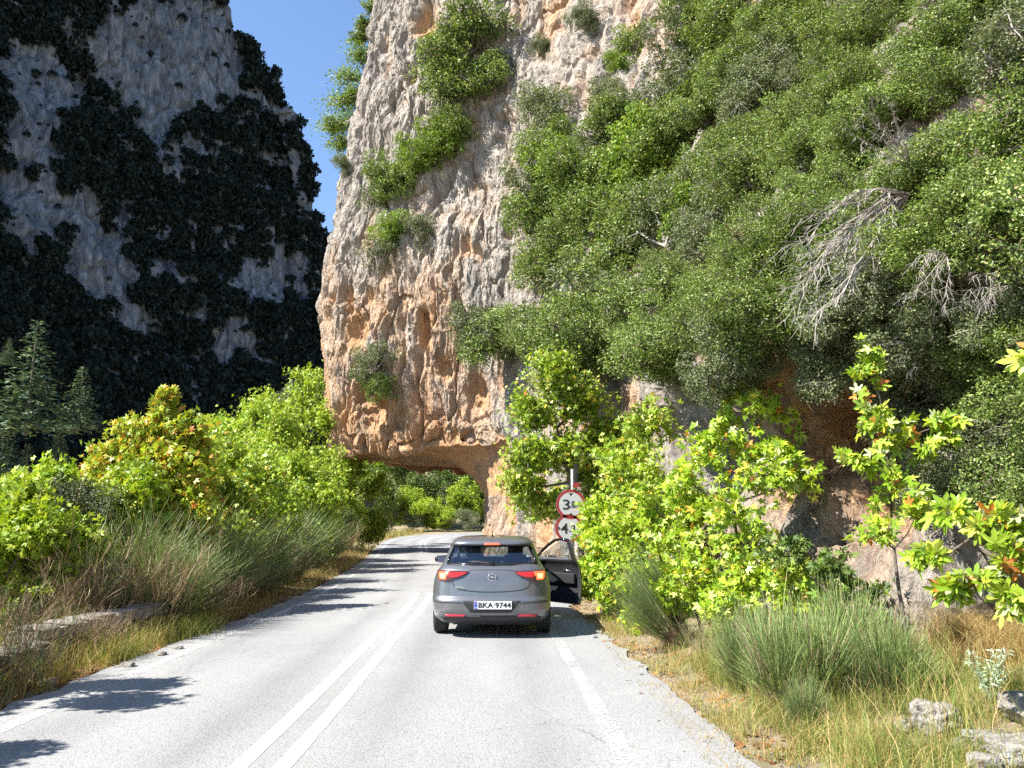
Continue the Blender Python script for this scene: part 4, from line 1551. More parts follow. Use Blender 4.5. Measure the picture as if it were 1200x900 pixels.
for a in [
    (BR_D[0], 82, 11.2, 1.0, 'dry brown broom bush behind the near parapet block'),
    (BR_M[0], 130, 11.8, 1.15, 'tall half dry broom bush standing behind the second parapet block'),
    (BR_G[0], 165, 13.3, 1.15, 'grey green broom bush with a rounded top behind the parapet'),
    (BR_D[0], 195, 12.3, 1.05, 'brown twiggy broom right behind the end of the parapet'),
    (BR_M[1], 225, 13.6, 1.0, 'brown and green broom just past the end of the parapet'),
    (BR_G[1], 252, 15.2, 1.1, 'dark green broom on the bank past the parapet'),
    (BR_M[0], 278, 16.2, 0.95, 'rust coloured broom overhanging the left road edge'),
    (BR_G[0], 300, 18.5, 1.15, 'dense green broom midway along the left verge'),
    (BR_M[1], 322, 20, 1.05, 'olive broom midway along the left verge'),
    (BR_G[1], 340, 23, 1.35, 'large bluish green broom on the left verge'),
    (BR_M[0], 352, 25.5, 1.1, 'dusty broom beside the left edge line'),
    (BR_G[0], 366, 28, 1.3, 'bluish green broom near the white stone on the verge'),
    (BR_D[0], 376, 29.5, 1.3, 'pale dry broom towards the bend on the left'),
    (BR_M[1], 388, 33, 1.3, 'dry reddish broom towards the bend on the left'),
    (BR_G[1], 385, 36, 1.3, 'green broom behind the dry reddish one near the bend'),
    (BR_D[0], 402, 38, 1.3, 'last pale dry broom before the left bend'),
    (BR_M[0], 415, 43, 1.2, 'low straw coloured broom at the corner of the left bend'),
    (BR_G[0], 230, 16.5, 1.35, 'green broom rising behind the brown ones on the left'),
    (BR_D[0], 118, 10.0, .55, 'low twiggy bush overhanging the near end of the taller parapet piece'),
    (BR_M[1], 40, 8.3, .6, 'low twiggy bush hiding part of the near parapet piece'),
    (BR_G[1], 205, 12.9, .85, 'green broom at the end of the parapet close to the asphalt'),
    (BR_M[0], 285, 17.6, .8, 'olive bush at the road edge beyond the parapet'),
    (BR_G[0], 322, 21.5, .95, 'green broom close to the edge line midway along the left verge'),
    (BR_D[0], 20, 8.6, 0.8, 'dead grey brown broom at the left edge behind the grass'),
    (BR_D[0], 262, 13.9, .7, 'low dead broom hanging over the left road edge'),
    (BR_D[0], 305, 17.3, .7, 'low rusty broom touching the asphalt on the left'),
    (BR_D[0], 340, 21.3, .75, 'low dry broom before the white stone on the left'),
]:
    broom(*a)
for a in [
    (BR_L[0], 790, 10.6, .95, 'grey green broom leaning left over the road edge behind the dry grass', 1.0, 'broom_bush', 0),
    (BR_L[0], 800, 11.3, .95, 'second leaning broom just right of the first at the road edge', 1.1, 'broom_bush', .2),
    (BR_N[0], 905, 7.3, .95, 'large blue green broom clump in the right foreground', 1.0),
    (BR_N[1], 865, 8.0, .85, 'blue green broom behind the large clump in the right foreground', 1.0),
    (BR_N[2], 945, 7.2, .9, 'upright green broom right of the large clump', 1.0),
    (BR_N[1], 985, 7.9, .9, 'pale green broom behind the upright one in the right foreground', 1.0),
    (BR_N[0], 1020, 7.0, .8, 'dark green broom clump beside the pale rock foot', 1.0),
    (BR_N[2], 1050, 6.9, .62, 'small green broom clump next to the dark hollow', 1.0),
    (BR_N[1], 930, 6.6, .45, 'short broom tuft in the grass in front of the large clump', 1.0),
    (BR_M[0], 820, 9.6, .5, 'low mixed broom among the plane leaves on the right verge', 1.0),
]:
    broom(*a)


# ---- grasses: uncountable, one object each ---------------------------------------------
def blades(name, label, pts, h, mats, seed, w=.006, lean=.5, cat='grass', mi=None, seg=3):
    rg = np.random.default_rng(seed)
    n = len(pts)
    a = rg.uniform(0, 2 * math.pi, n)
    hh = h * rg.uniform(.35, 1.15, n) if np.isscalar(h) else h * rg.uniform(.4, 1.15, n)
    L = np.stack([np.cos(a), np.sin(a)], 1) * (lean * rg.random(n) * hh)[:, None]
    sa = rg.uniform(0, math.pi, n)
    s = np.stack([np.cos(sa), np.sin(sa), 0 * sa], 1) * w / 2
    t = np.linspace(0, 1, seg + 1)
    cols = []
    for k, tt in enumerate(t):
        p = pts + np.stack([L[:, 0] * tt ** 1.8, L[:, 1] * tt ** 1.8, hh * (tt - .25 * lean * tt ** 3)], 1)
        ww = 1 - .75 * tt
        cols += [p - s * ww, p + s * ww]
    V = np.stack(cols, 1)
    k2 = 2 * (seg + 1)
    tf = np.array([(2 * i, 2 * i + 1, 2 * i + 3, 2 * i + 2) for i in range(seg)])
    F = (tf[None] + (np.arange(n) * k2)[:, None, None]).reshape(-1, 4)
    m_i = None
    if len(mats) > 1:
        m_i = np.repeat((rg.random(n) < mi).astype(int), seg)
    o = link(name, npmesh(name, V.reshape(-1, 3), F, mats, m_i))
    tag(o, label, cat, kind='stuff')
    return o


def verge_pts(n, side, d0, d1, y0, y1, seed, clump=0.6, power=1.5, thr=-0.12):
    """points beside the road, thinning with distance, gathered in tufts"""
    rg = np.random.default_rng(seed)
    u = rg.random(n * 3)
    Y = y0 + (y1 - y0) * u ** power
    Y = np.round(Y / clump) * clump + rg.normal(size=n * 3) * clump * .42 if clump else Y
    d = rg.uniform(d0, d1, n * 3)
    idx = np.array([np.abs(CL[:150, 1] - y).argmin() for y in Y])
    cx = np.interp(Y, CL[:140, 1], CL[:140, 0])
    nx_, ny_ = CLN[idx, 0], CLN[idx, 1]
    X = cx + nx_ * d * side
    Yq = Y + ny_ * d * side
    k = fbm(np.stack([X * 1.5, Yq * 1.5, X * 0 + seed], 1), 3)
    keep = np.where(k > thr)[0][:n]
    X, Yq = X[keep], Yq[keep]
    return np.stack([X, Yq, terrain_z(X, Yq) - .01], 1)


blades('dry_grass', 'straw coloured dry grass along the foot of the left bank', verge_pts(20000, -1, 2.95, 4.6, 4.2, 50, 1), .36, [M_DRY, M_GRASS], 11, .006, .9, mi=.3)
blades('dry_grass', 'tangled dry grass over and behind the left parapet', verge_pts(16000, -1, 3.0, 5.6, 4.2, 15, 2, .5, 1.1), .52, [M_DRY, M_GRASS], 12, .006, .9, mi=.45)
blades('verge_grass', 'mixed dry and green grass along the right road edge', verge_pts(13000, 1, 3.45, 4.6, 3.5, 30, 3, .5, 1.6, .0), .28, [M_DRY, M_GRASS], 13, .005, 1.1, mi=.68)
blades('short_grass', 'short golden grass creeping onto the right road edge', verge_pts(9000, 1, 3.15, 4.1, 3.5, 16, 4, .35, 1.3), .11, [M_DRY, M_GRASS], 14, .005, 1.0, mi=.2)
blades('foreground_grass', 'yellow green grass in the lower right foreground', verge_pts(13000, 1, 3.9, 6.0, 4.6, 9.5, 6, .5, 1.0, .02), .30, [M_DRY, M_GRASS], 15, .0045, 1.2, mi=.78)
blades('foreground_grass', 'taller green stalks among the dry grass at lower right', verge_pts(2200, 1, 3.9, 6.2, 4.8, 10, 9, .5, 1.0, .1), .62, [M_DRY, M_GRASS], 17, .005, .6, mi=.75)
blades('far_grass', 'dry grass at the outside of the far bend', np.concatenate([verge_pts(3000, -1, 3.2, 6, 55, 88, 7, .6, 1.0), verge_pts(1500, 1, 3.0, 4.5, 28, 60, 8, .6, 1.0)]), .7, [M_DRY, M_GRASS], 16, .03, .7, mi=.5)

# the foreground clump of fine bright grass at the parapet
rg = np.random.default_rng(50)
b = gbase(205, 12.2)
for (px, Y, n, hh, lb) in [(222, 12.3, 1500, .38, 'fresh green grass tuft at the far end of the parapet'), (185, 11.6, 900, .28, 'green grass tuft leaning on the parapet face'), (140, 10.2, 900, .34, 'green grass tuft between the two parapet blocks'), (1110, 6.9, 1200, .20, 'green grass tuft beside the grey boulder')]:
    b = gbase(px, Y)
    P = np.stack([b.x + rg.normal(size=n) * .22, b.y + rg.normal(size=n) * .3, np.full(n, b.z)], 1)
    P[:, 2] = terrain_z(P[:, 0], P[:, 1])
    o = blades('grass_tuft', lb, P, hh, [M_GRASS], px, .006, .8)
    o['kind'] = ''
    del o['kind']
for (px, Y, n, hh, sp, lb) in [(1135, 7.9, 2600, .55, .22, 'dry golden brown bush against the rock foot at right'), (1170, 7.4, 1800, .5, .25, 'yellowed grass bush behind the leaning stem at right')]:
    b = gbase(px, Y)
    P = np.stack([b.x + rg.normal(size=n) * sp, b.y + rg.normal(size=n) * sp, np.full(n, b.z)], 1)
    o = blades('dry_bush', lb, P, hh, [M_DRY], px, .005, 1.2, cat='bush')
    del o['kind']


def silver_plant():
    b = gbase(1140, 6.35)
    mb = MB()
    e = empty('silver_plant', b)
    tag(e, 'small silvery leaved plant in front of the dark hollow at lower right', 'plant')
    rg = np.random.default_rng(3)
    P, NN, T = [], [], []
    for k in range(11):
        a = k * 2.4
        tip = Vector((math.cos(a) * .16, math.sin(a) * .12, rg.uniform(.22, .44)))
        mb.tube([(0, 0, 0), tip * .5 + Vector((0, 0, .03)), tip], [.004, .003, .002], 4)
        for j in range(13):
            q = tip * (0.3 + .7 * j / 12)
            d = sph(1, rg)[0]
            P.append(tuple(q)); NN.append((d[0] * .6 - .2, d[1] * .6 - .4, .8)); T.append((d[0], d[1], .4))
    mb.build('stem', M_SILVER, e)
    P, NN, T = np.array(P), np.array(NN), np.array(T)
    V, F = cards(P, frames(NN, rg, 0, T), np.full(len(P), .055), LEAF_NARROW)
    link('foliage', npmesh('silver_foliage', V, F, [M_SILVER]), e)


silver_plant()

# fallen leaves along the left edge and the right verge
rg = np.random.default_rng(60)
pl = np.concatenate([verge_pts(4500, -1, 2.8, 3.9, 5, 40, 21, .5, 1.5), verge_pts(900, 1, 3.0, 4.2, 4, 20, 22, .5, 1.2)])
pl[:, 2] += .02
V, F = cards(pl, frames(rg.normal(size=(len(pl), 3)) * .35 + np.array([0, 0, 1]), rg), rg.uniform(.04, .09, len(pl)), LEAF_PALM1)
tag(link('leaf_litter', npmesh('leaf_litter', V, F, [M_LITTER])), 'rust brown fallen leaves along both road edges', 'leaves', kind='stuff')


# ---- the far wood on the mountain ------------------------------------------------------
def mountain_wood():
    rg = np.random.default_rng(90)
    rd = random.Random(90)
    # unit clump: a rounded crown of small leaf tufts
    def clump(seed, n=95):
        g = np.random.default_rng(seed)
        d = sph(n, g)
        d[:, 2] = np.abs(d[:, 2]) * 1.1 - .15
        pos = d * g.uniform(.6, 1.05, n)[:, None]
        fr = frames(d + g.normal(size=(n, 3)) * .5, g)
        return cards(pos, fr, g.uniform(.35, .7, n), leaf_simple(.8, .1))
    cl = [clump(i) for i in range(5)]
    # where trees stand on the face, in photo pixels (dark woods), and the bare rock between
    rock = [[(0, 20), (60, 60), (85, 30), (110, 40), (150, 0), (190, 0), (255, 0), (245, 30), (282, 100), (250, 120), (200, 110), (196, 200), (180, 195), (160, 150), (150, 120), (90, 60), (60, 60), (95, 100), (90, 135), (50, 150), (60, 180), (55, 195), (0, 200)],
            [(0, 200), (55, 195), (75, 215), (100, 220), (130, 240), (145, 290), (180, 330), (190, 200), (195, 195), (196, 330), (150, 300), (185, 400), (160, 385), (110, 350), (95, 345), (75, 340), (75, 270), (40, 300), (0, 290)],
            [(200, 165), (240, 160), (250, 180), (205, 185)], [(240, 380), (262, 370), (292, 385), (293, 420), (270, 445), (245, 410)],
            [(255, 330), (300, 310), (345, 295), (375, 300), (372, 340), (350, 360), (330, 340), (300, 360), (270, 345)], [(210, 370), (240, 362), (240, 385), (215, 390)],
            [(365, 195), (385, 215), (386, 260), (360, 250)], [(290, 115), (330, 118), (335, 140), (300, 130)], [(190, 0), (262, 0), (282, 105), (196, 150)]]
    Vs, Fs = [], []
    off = 0
    count = 0
    for it in range(15000):
        px, py = rd.uniform(-40, 392), rd.uniform(-40, 585)
        jn = (mnoise.noise(Vector((px * .045, py * .03, 1))) * 1.6, mnoise.noise(Vector((px * .045, py * .03, 9))) * 1.6)
        isr = any(inside(p, px + 16 * jn[0] + rd.gauss(0, 2), py + 16 * jn[1] + rd.gauss(0, 2)) for p in rock)
        if isr and rd.random() > 0.018:
            continue
        if not isr and rd.random() > 0.42 + 0.45 * (mnoise.noise(Vector((px * .06, py * .06, 4))) + .5):
            continue
        h = MOUNT.ray_cast(cam.location, pixdir(px, py))
        if h[0] is None:
            continue
        p = h[0]
        s = (1.0 + 3.2 * rd.random() ** 2.2) * (0.6 if isr else 1.0) * (0.75 + .25 * p.y / 300)
        v, f = cl[rd.randrange(5)]
        a = rd.uniform(0, 6.28)
        ca, sa = math.cos(a), math.sin(a)
        v = v @ np.array([[ca, sa, 0], [-sa, ca, 0], [0, 0, 1]]) * s * np.array([1, 1, rd.uniform(.9, 1.5)])
        Vs.append(v + np.array(p) + np.array([.3, -.3, .1]) * s)
        Fs.append(f + off)
        off += len(v)
        count += 1
    print('wood clumps', count)
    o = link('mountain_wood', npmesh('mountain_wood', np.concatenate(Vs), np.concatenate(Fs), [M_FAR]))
    tag(o, 'dark evergreen woods clinging to the ledges of the shaded mountain', 'wood', kind='stuff')


mountain_wood()


def fir_mesh(seed, tiers=26, n=150):
    g = np.random.default_rng(seed)
    P, NN, T, S = [], [], [], []
    for t in range(tiers):
        z = .06 + .94 * t / tiers
        r = .30 * (1 - z) ** .8 + .015
        nb = int(7 + 9 * (1 - z))
        for b in range(nb):
            a = g.uniform(0, 2 * math.pi)
            rr = r * g.uniform(.65, 1.2)
            k = max(3, int(9 * rr / .3))
            for j in range(k):
                f = (j + 1) / k
                P.append((math.cos(a) * rr * f + g.normal() * .008, math.sin(a) * rr * f + g.normal() * .008, z - .06 * f * f + g.normal() * .006))
                NN.append((g.normal() * .3, g.normal() * .3, 1))
                T.append((math.cos(a + g.normal() * .7), math.sin(a + g.normal() * .7), -.15))
                S.append(.06 * g.uniform(.7, 1.2) * (0.7 + .5 * (1 - z)))
    P, NN, T, S = map(np.array, (P, NN, T, S))
    return cards(P, frames(NN, g, 0, T), S, leaf_simple(.45, .05))


FIR = []
for s_ in (1, 2):
    V, F = fir_mesh(s_)
    tm = MB()
    tm.tube([(0, 0, 0), (0, 0, .5), (0, 0, .98)], [.016, .01, .002], 6)
    FIR.append((npmesh('fir_foliage', V, F, [M_FIR]), tm.mesh('fir_trunk', M_BARK)))
for (px, pt, pb, lb) in [(45, 372, 500, 'tallest silvery green fir in front of the shaded mountain wood'), (98, 427, 500, 'smaller silvery fir right of the tallest one'), (8, 482, 560, 'fir at the left picture edge low against the dark slope'),
                         (34, 518, 570, 'short fir just above the left plane bushes'), (12, 395, 425, 'tiny distant fir left of the tallest one'), (70, 500, 545, 'sparse young fir below the tallest one')]:
    Y = 150
    t, b_ = pix(px, pt, Y), pix(px, pb, Y)
    H = t.z - b_.z
    g0 = tz(t.x, Y)
    e = empty('fir_tree', (t.x, Y, b_.z - H * .08), px)
    e.scale = (H * 1.08,) * 3
    tag(e, lb, 'tree')
    k = FIR[int(px) % 2]
    link('foliage', k[0], e)
    link('trunk', k[1], e)
# ------------------------------------------------------------------ the car
def car_paint():
    m, nt, b = mat('grey_car_paint')
    n = noise_tex(nt, 900, 2, 0.5, obj_pos(nt))
    dust = noise_tex(nt, 3.0, 5, 0.6, obj_pos(nt))
    c = ramp(nt, n, [(0.3, (0.125, 0.128, 0.136)), (0.7, (0.20, 0.203, 0.214))])
    c = mixc(nt, ramp(nt, dust, [(0.45, (0, 0, 0)), (0.8, (0.22, 0.22, 0.22))]), c, (0.30, 0.27, 0.23))
    nt.links.new(c, b.inputs['Base Color'])
    b.inputs['Metallic'].default_value = 0.65
    b.inputs['Roughness'].default_value = 0.33
    b.inputs['Coat Weight'].default_value = 0.7
    b.inputs['Coat Roughness'].default_value = 0.06
    return m


M_PAINT = car_paint()
M_BLACKP = simple('black_plastic', (0.022, 0.022, 0.024), 0.55, vary=0.2, scale=60)
M_TRIM = simple('gloss_black_trim', (0.012, 0.012, 0.014), 0.15)
M_TYRE = simple('tyre_rubber', (0.022, 0.022, 0.022), 0.85, vary=0.3, scale=60)
M_ALLOY = simple('alloy_rim', (0.45, 0.45, 0.46), 0.3, metal=0.9)
M_CHROME = simple('chrome', (0.75, 0.75, 0.76), 0.12, metal=1.0)
M_INT = simple('dark_interior', (0.014, 0.014, 0.016), 0.6, vary=0.3, scale=40)
M_SEAT = simple('seat_cloth', (0.035, 0.037, 0.045), 0.9, vary=0.3, scale=60)
M_PLATEW = simple('plate_white', (0.72, 0.72, 0.70), 0.45)
M_PLATEB = simple('plate_blue', (0.01, 0.05, 0.42), 0.45)
M_INK = simple('black_ink', (0.01, 0.01, 0.01), 0.6)


def glass_mat(name, tint, base=0.14):
    m = bpy.data.materials.new(name)
    m.use_nodes = True
    nt = m.node_tree
    nt.nodes.clear()
    out = nt.nodes.new('ShaderNodeOutputMaterial')
    tr = nt.nodes.new('ShaderNodeBsdfTransparent')
    tr.inputs[0].default_value = (*tint, 1)
    gl = nt.nodes.new('ShaderNodeBsdfGlossy')
    gl.inputs['Roughness'].default_value = 0.03
    fr = nt.nodes.new('ShaderNodeLayerWeight')
    fr.inputs[0].default_value = 0.5
    mx = nt.nodes.new('ShaderNodeMixShader')
    nt.links.new(math_n(nt, 'ADD', math_n(nt, 'MULTIPLY', math_n(nt, 'POWER', fr.outputs['Facing'], 3.0), 0.8), base, True), mx.inputs[0])
    nt.links.new(tr.outputs[0], mx.inputs[1])
    nt.links.new(gl.outputs[0], mx.inputs[2])
    nt.links.new(mx.outputs[0], out.inputs[0])
    return m


M_GLASS = glass_mat('window_glass', (0.72, 0.80, 0.84), 0.16)


def lamp_mat(name, col, emi, es):
    m, nt, b = mat(name)
    b.inputs['Base Color'].default_value = (*col, 1)
    b.inputs['Roughness'].default_value = 0.12
    b.inputs['Coat Weight'].default_value = 0.5
    if es:
        b.inputs['Emission Color'].default_value = (*emi, 1)
        b.inputs['Emission Strength'].default_value = es
    return m


M_LRED = lamp_mat('tail_lamp_red', (0.36, 0.012, 0.012), (1, 0.03, 0.02), 0.12)
M_LLIT = lamp_mat('lit_tail_lamp', (0.75, 0.05, 0.03), (1, 0.10, 0.03), 1.0)
M_LHOT = lamp_mat('lit_lamp_core', (0.9, 0.3, 0.1), (1, 0.30, 0.10), 1.6)
M_LSMOKE = lamp_mat('smoked_lamp', (0.07, 0.02, 0.02), (0, 0, 0), 0)
M_REFL = lamp_mat('reflector_red', (0.40, 0.02, 0.04), (0, 0, 0), 0)

BODY_T = [  # z, half width, rear y, corner depth, front y
    (0.19, 0.74, 0.24, 0.50, 4.10), (0.23, 0.81, 0.13, 0.54, 4.20), (0.30, 0.865, 0.045, 0.58, 4.30), (0.40, 0.893, 0.012, 0.62, 4.36), (0.52, 0.905, 0.0, 0.62, 4.37),
    (0.555, 0.907, 0.004, 0.62, 4.36), (0.60, 0.908, 0.05, 0.62, 4.34), (0.70, 0.905, 0.062, 0.60, 4.28), (0.80, 0.893, 0.072, 0.58, 4.12), (0.84, 0.886, 0.076, 0.56, 4.0), (0.92, 0.862, 0.10, 0.52, 3.6),
    (0.985, 0.828, 0.130, 0.48, 3.36), (1.03, 0.79, 0.175, 0.46, 3.26), (1.07, 0.768, 0.215, 0.45, 3.18), (1.16, 0.73, 0.315, 0.44, 2.96), (1.27, 0.69, 0.44, 0.42, 2.70),
    (1.325, 0.668, 0.47, 0.42, 2.55), (1.345, 0.66, 0.405, 0.44, 2.50), (1.385, 0.642, 0.42, 0.44, 2.38), (1.42, 0.615, 0.48, 0.44, 2.24), (1.45, 0.565, 0.60, 0.44, 2.04), (1.468, 0.47, 0.80, 0.4, 1.84), (1.476, 0.32, 1.02, 0.35, 1.62), (1.480, 0.12, 1.22, 0.15, 1.45)]


def build_car(loc):
    T = np.array(BODY_T)
    zl = []
    for i in range(len(T) - 1):
        k = max(1, int(round((T[i + 1, 0] - T[i, 0]) / 0.028)))
        zl += [T[i, 0] + (T[i + 1, 0] - T[i, 0]) * j / k for j in range(k)]
    zl.append(T[-1, 0])
    zl = np.array(zl)
    w, ry, D, fy = [np.interp(zl, T[:, 0], T[:, i]) for i in (1, 2, 3, 4)]
    side = [1.08, 1.20, 1.34, 1.50, 1.66, 1.82, 1.94, 2.0, 2.06, 2.2, 2.4, 2.6, 2.8, 2.95, 3.05, 3.2]
    NR, NF = 17, 12
    V = []
    half = NR + len(side) + NF
    for i in range(len(zl)):
        pts = []
        n = 4.6
        for k in range(NR):
            th = (k / NR) * math.pi / 2
            x = w[i] * math.sin(th) ** (2 / n) if k else 0.0
            # even spacing across the flat of the tail
            fr_ = min(1.0, k / (NR * 0.72))
            x = w[i] * (0.90 * fr_ if k <= NR * 0.72 else 0.90 + 0.10 * ((k - NR * 0.72) / (NR * 0.28)) ** 0.75)
            a = min(1.0, x / w[i])
            y = ry[i] + 0.035 * a * a + D[i] * (1 - (max(0.0, 1 - a ** n)) ** (1 / n))
            pts.append((x, y))
        for s in side:
            lim = fy[i] - 0.42
            t = (s - side[0]) / (side[-1] - side[0])
            y0 = ry[i] + 0.035 + D[i] + 0.02
            y = min(max(s, y0 + 0.02 * side.index(s)), lim - 0.012 * (len(side) - side.index(s)))
            ww = w[i] * (1 - 0.012 * ((y - 2.0) / 1.3) ** 2)
            pts.append((ww, y))
        for k in range(1, NF + 1):
            a = 1 - (k - 1) / (NF - 1)
            a2 = a ** 0.5
            x = w[i] * 0.985 * a2
            y = fy[i] - 0.40 * (1 - (max(0.0, 1 - min(1, a2) ** 3)) ** (1 / 3)) - 0.005 * k * 0
            pts.append((x if k < NF else 0.0, y))
        ring = [(x, y) for x, y in pts] + [(-x, y) for x, y in pts[-2:0:-1]]
        V += [(x, y, zl[i]) for x, y in ring]
    nr = len(V) // len(zl)
    F = []
    for i in range(len(zl) - 1):
        for k in range(nr):
            F.append((i * nr + k, i * nr + (k + 1) % nr, (i + 1) * nr + (k + 1) % nr, (i + 1) * nr + k))
    F.append(tuple(range(nr))[::-1])
    F.append(tuple((len(zl) - 1) * nr + k for k in range(nr)))
    me = bpy.data.meshes.new('body_shell')
    me.from_pydata(V, [], F)
    bvh = BVHTree.FromPolygons(V, F)
    me.materials.append(M_PAINT)
    me.materials.append(M_INT)
    for p in me.polygons:
        p.use_smooth = True
    tmp = bpy.data.objects.new('tmp_body', me)
    C.objects.link(tmp)
    cut = MB()
    for yy in (0.80, 3.46):
        cut.lathe([(-1.2, 0.345), (-0.56, 0.345)], (0, yy, 0.315), 'X', 32)
        cut.lathe([(0.56, 0.345), (1.2, 0.345)], (0, yy, 0.315), 'X', 32)
    cme = cut.mesh('tmp_cut', [M_INT])
    cme.materials.clear()
    cme.materials.append(M_PAINT)
    cme.materials.append(M_INT)
    for p in cme.polygons:
        p.material_index = 1
    co = bpy.data.objects.new('tmp_cut', cme)
    C.objects.link(co)
    bo = tmp.modifiers.new('b', 'BOOLEAN')
    bo.operation = 'DIFFERENCE'
    bo.solver = 'EXACT'
    bo.object = co
    dg = bpy.context.evaluated_depsgraph_get()
    me2 = bpy.data.meshes.new_from_object(tmp.evaluated_get(dg))
    bpy.data.objects.remove(tmp)
    bpy.data.objects.remove(co)

    car = empty('parked_car', loc)
    tag(car, 'dark grey hatchback stopped in the right lane with its front passenger door open', 'car')
    wz = lambda z: float(np.interp(z, T[:, 0], T[:, 1]))

    def cls(c):
        x, y, z = c
        W = wz(z)
        if 1.07 < z < 1.325 and y < 1.0 and abs(x) < W * 0.875:
            return 'rear_window'
        if abs(x) > W * 0.93 and 1.06 < z < 1.385:
            if 1.10 + (z - 1.07) * 0.9 < y < 1.34:
                return 'quarter_window'
            if 1.34 < y < 1.94:
                return 'rear_side_window'
            if 2.06 < y < 3.05:
                return 'front_side_window' + ('R' if x > 0 else 'L')
        if abs(x) > W * 0.93 and x > 0 and 2.0 < y < 3.05 and 0.26 < z < 1.40:
            return 'door'
        if 1.07 < z < 1.40 and y > 2.2 and abs(x) < W * 0.9:
            return 'windscreen'
        return 'body'
    groups = {}
    for p in me2.polygons:
        groups.setdefault(cls(p.center) if p.material_index == 0 else 'body', []).append(p)
    def sub(name, polys, mats, parent, sol=0.0, outer=None):
        vm = {}
        Vn, Fn, Mi = [], [], []
        for p in polys:
            f = []
            for vi in p.vertices:
                if vi not in vm:
                    vm[vi] = len(Vn)
                    Vn.append(me2.vertices[vi].co[:])
                f.append(vm[vi])
            Fn.append(f)
            Mi.append(min(p.material_index, len(mats) - 1))
        m_ = bpy.data.meshes.new(name)
        m_.from_pydata(Vn, [], Fn)
        for q in mats:
            m_.materials.append(q)
        m_.polygons.foreach_set('material_index', Mi)
        m_.polygons.foreach_set('use_smooth', [True] * len(Fn))
        o = link(name, m_, parent)
        if sol:
            s_ = o.modifiers.new('thick', 'SOLIDIFY')
            s_.thickness = sol
            s_.offset = -1
            s_.material_offset = 1 if len(mats) > 1 else 0
            s_.material_offset_rim = 0
        return o
    body = sub('body', groups['body'], [M_PAINT, M_INT], car, 0.025)
    for k in ('rear_window', 'quarter_window', 'rear_side_window', 'windscreen', 'front_side_windowL'):
        if k == 'rear_window' or k == 'windscreen':
            sub(k, groups[k], [M_GLASS], car)
        else:
            for sgn in (-1, 1):
                g = [p for p in groups[k] if p.center.x * sgn > 0]
                if g:
                    sub('side_window', g, [M_GLASS], car)
    # the open door turns about its front edge
    HY, HX = 3.05, 0.895
    hinge = Matrix.Translation((HX, HY, 0)) @ Matrix.Rotation(R(38), 4, 'Z') @ Matrix.Translation((-HX, -HY, 0))
    door = sub('door', groups['door'], [M_PAINT, M_INT], car, 0.055)
    door.matrix_local = hinge
    sub('door_window', groups['front_side_windowR'], [M_GLASS], door)
    fr = MB()
    zt = [1.07, 1.16, 1.25, 1.33, 1.385]
    pts = [(wz(z) - .012, 2.06, z) for z in zt] + [(wz(1.40) - .012, 2.2, 1.40), (wz(1.37) - .01, 2.42, 1.375), (wz(1.28) - .01, 2.66, 1.28), (wz(1.18) - .01, 2.86, 1.18), (wz(1.07) - .01, 3.03, 1.07)]
    fr.tube(pts, 0.026, 6)
    fr.build('window_frame', M_TRIM, door, True)
    dp = MB()
    dp.box((HX - .12, 2.08, .62), (HX - .055, 3.0, .80), 0, .02)       # arm rest
    dp.box((HX - .10, 2.05, .30), (HX - .05, 3.0, .48), 0, .015)
    dp.build('door_panel', M_INT, door)
    dh = MB()
    dh.tube([(HX - .125, 2.15, .84), (HX - .13, 2.3, .86), (HX - .125, 2.45, .86)], .012, 6)
    dh.build('door_handle', M_CHROME, door, True)

    def mirror(parent, sx):
        b = bm_box((0.0, -.05, -.075), (.24, .07, .075), .045)
        mb = MB()
        mb.add([(sx * (.885 + v.co.x), 2.94 + v.co.y, 1.02 + v.co.z * (1 - .25 * v.co.x / .2)) for v in b.verts], [[v.index for v in f.verts] for f in b.faces])
        b.free()
        mb.tube([(sx * .82, 2.97, .985), (sx * .93, 2.96, .99)], .022, 6)
        o = mb.build('side_mirror', M_TRIM, parent, True)
        g = MB()
        g.box((min(sx * .90, sx * 1.07), 2.882, .968), (max(sx * .90, sx * 1.07), 2.886, 1.07))
        g.build('mirror_glass', M_CHROME if False else simple('mirror_glass', (0.05, 0.06, 0.10), 0.08), o)
    mirror(car, -1)
    mirror(door, 1)

    # patches lying on the rear of the body, traced from the rear view
    def patch(name, poly, mt, off=0.004, th=0.008, nx=26, nz=6, parent=car, x_mirror=False):
        poly = [((-x if x_mirror else x), z) for x, z in poly]
        xs = [q[0] for q in poly]
        x0, x1 = min(xs), max(xs)
        P, Fq = [], []
        cols = 0
        for i in range(nx + 1):
            x = x0 + (x1 - x0) * i / nx
            x = min(max(x, x0 + 1e-4), x1 - 1e-4)
            zs = []
            for j in range(len(poly)):
                (a, b_), (c, d) = poly[j], poly[(j + 1) % len(poly)]
                if (a - x) * (c - x) <= 0 and a != c:
                    zs.append(b_ + (d - b_) * (x - a) / (c - a))
            lo, hi = min(zs), max(zs)
            for j in range(nz + 1):
                z = lo + (hi - lo) * j / nz
                h = bvh.ray_cast(Vector((x, -2, z)), Vector((0, 1, 0)))
                y = h[0].y if h[0] is not None else 0.5
                P.append((x, y - off, z))
        for i in range(nx):
            for j in range(nz):
                a = i * (nz + 1) + j
                Fq.append((a, a + nz + 1, a + nz + 2, a + 1))
        m_ = bpy.data.meshes.new(name)
        m_.from_pydata(P, [], Fq)
        m_.materials.append(mt)
        m_.polygons.foreach_set('use_smooth', [True] * len(Fq))
        o = link(name, m_, parent)
        s_ = o.modifiers.new('t', 'SOLIDIFY')
        s_.thickness = th
        s_.offset = 0
        return o
    Q = lambda l: [((a - 552) / 490.0, (825 - b) / 490.0) for a, b in l]
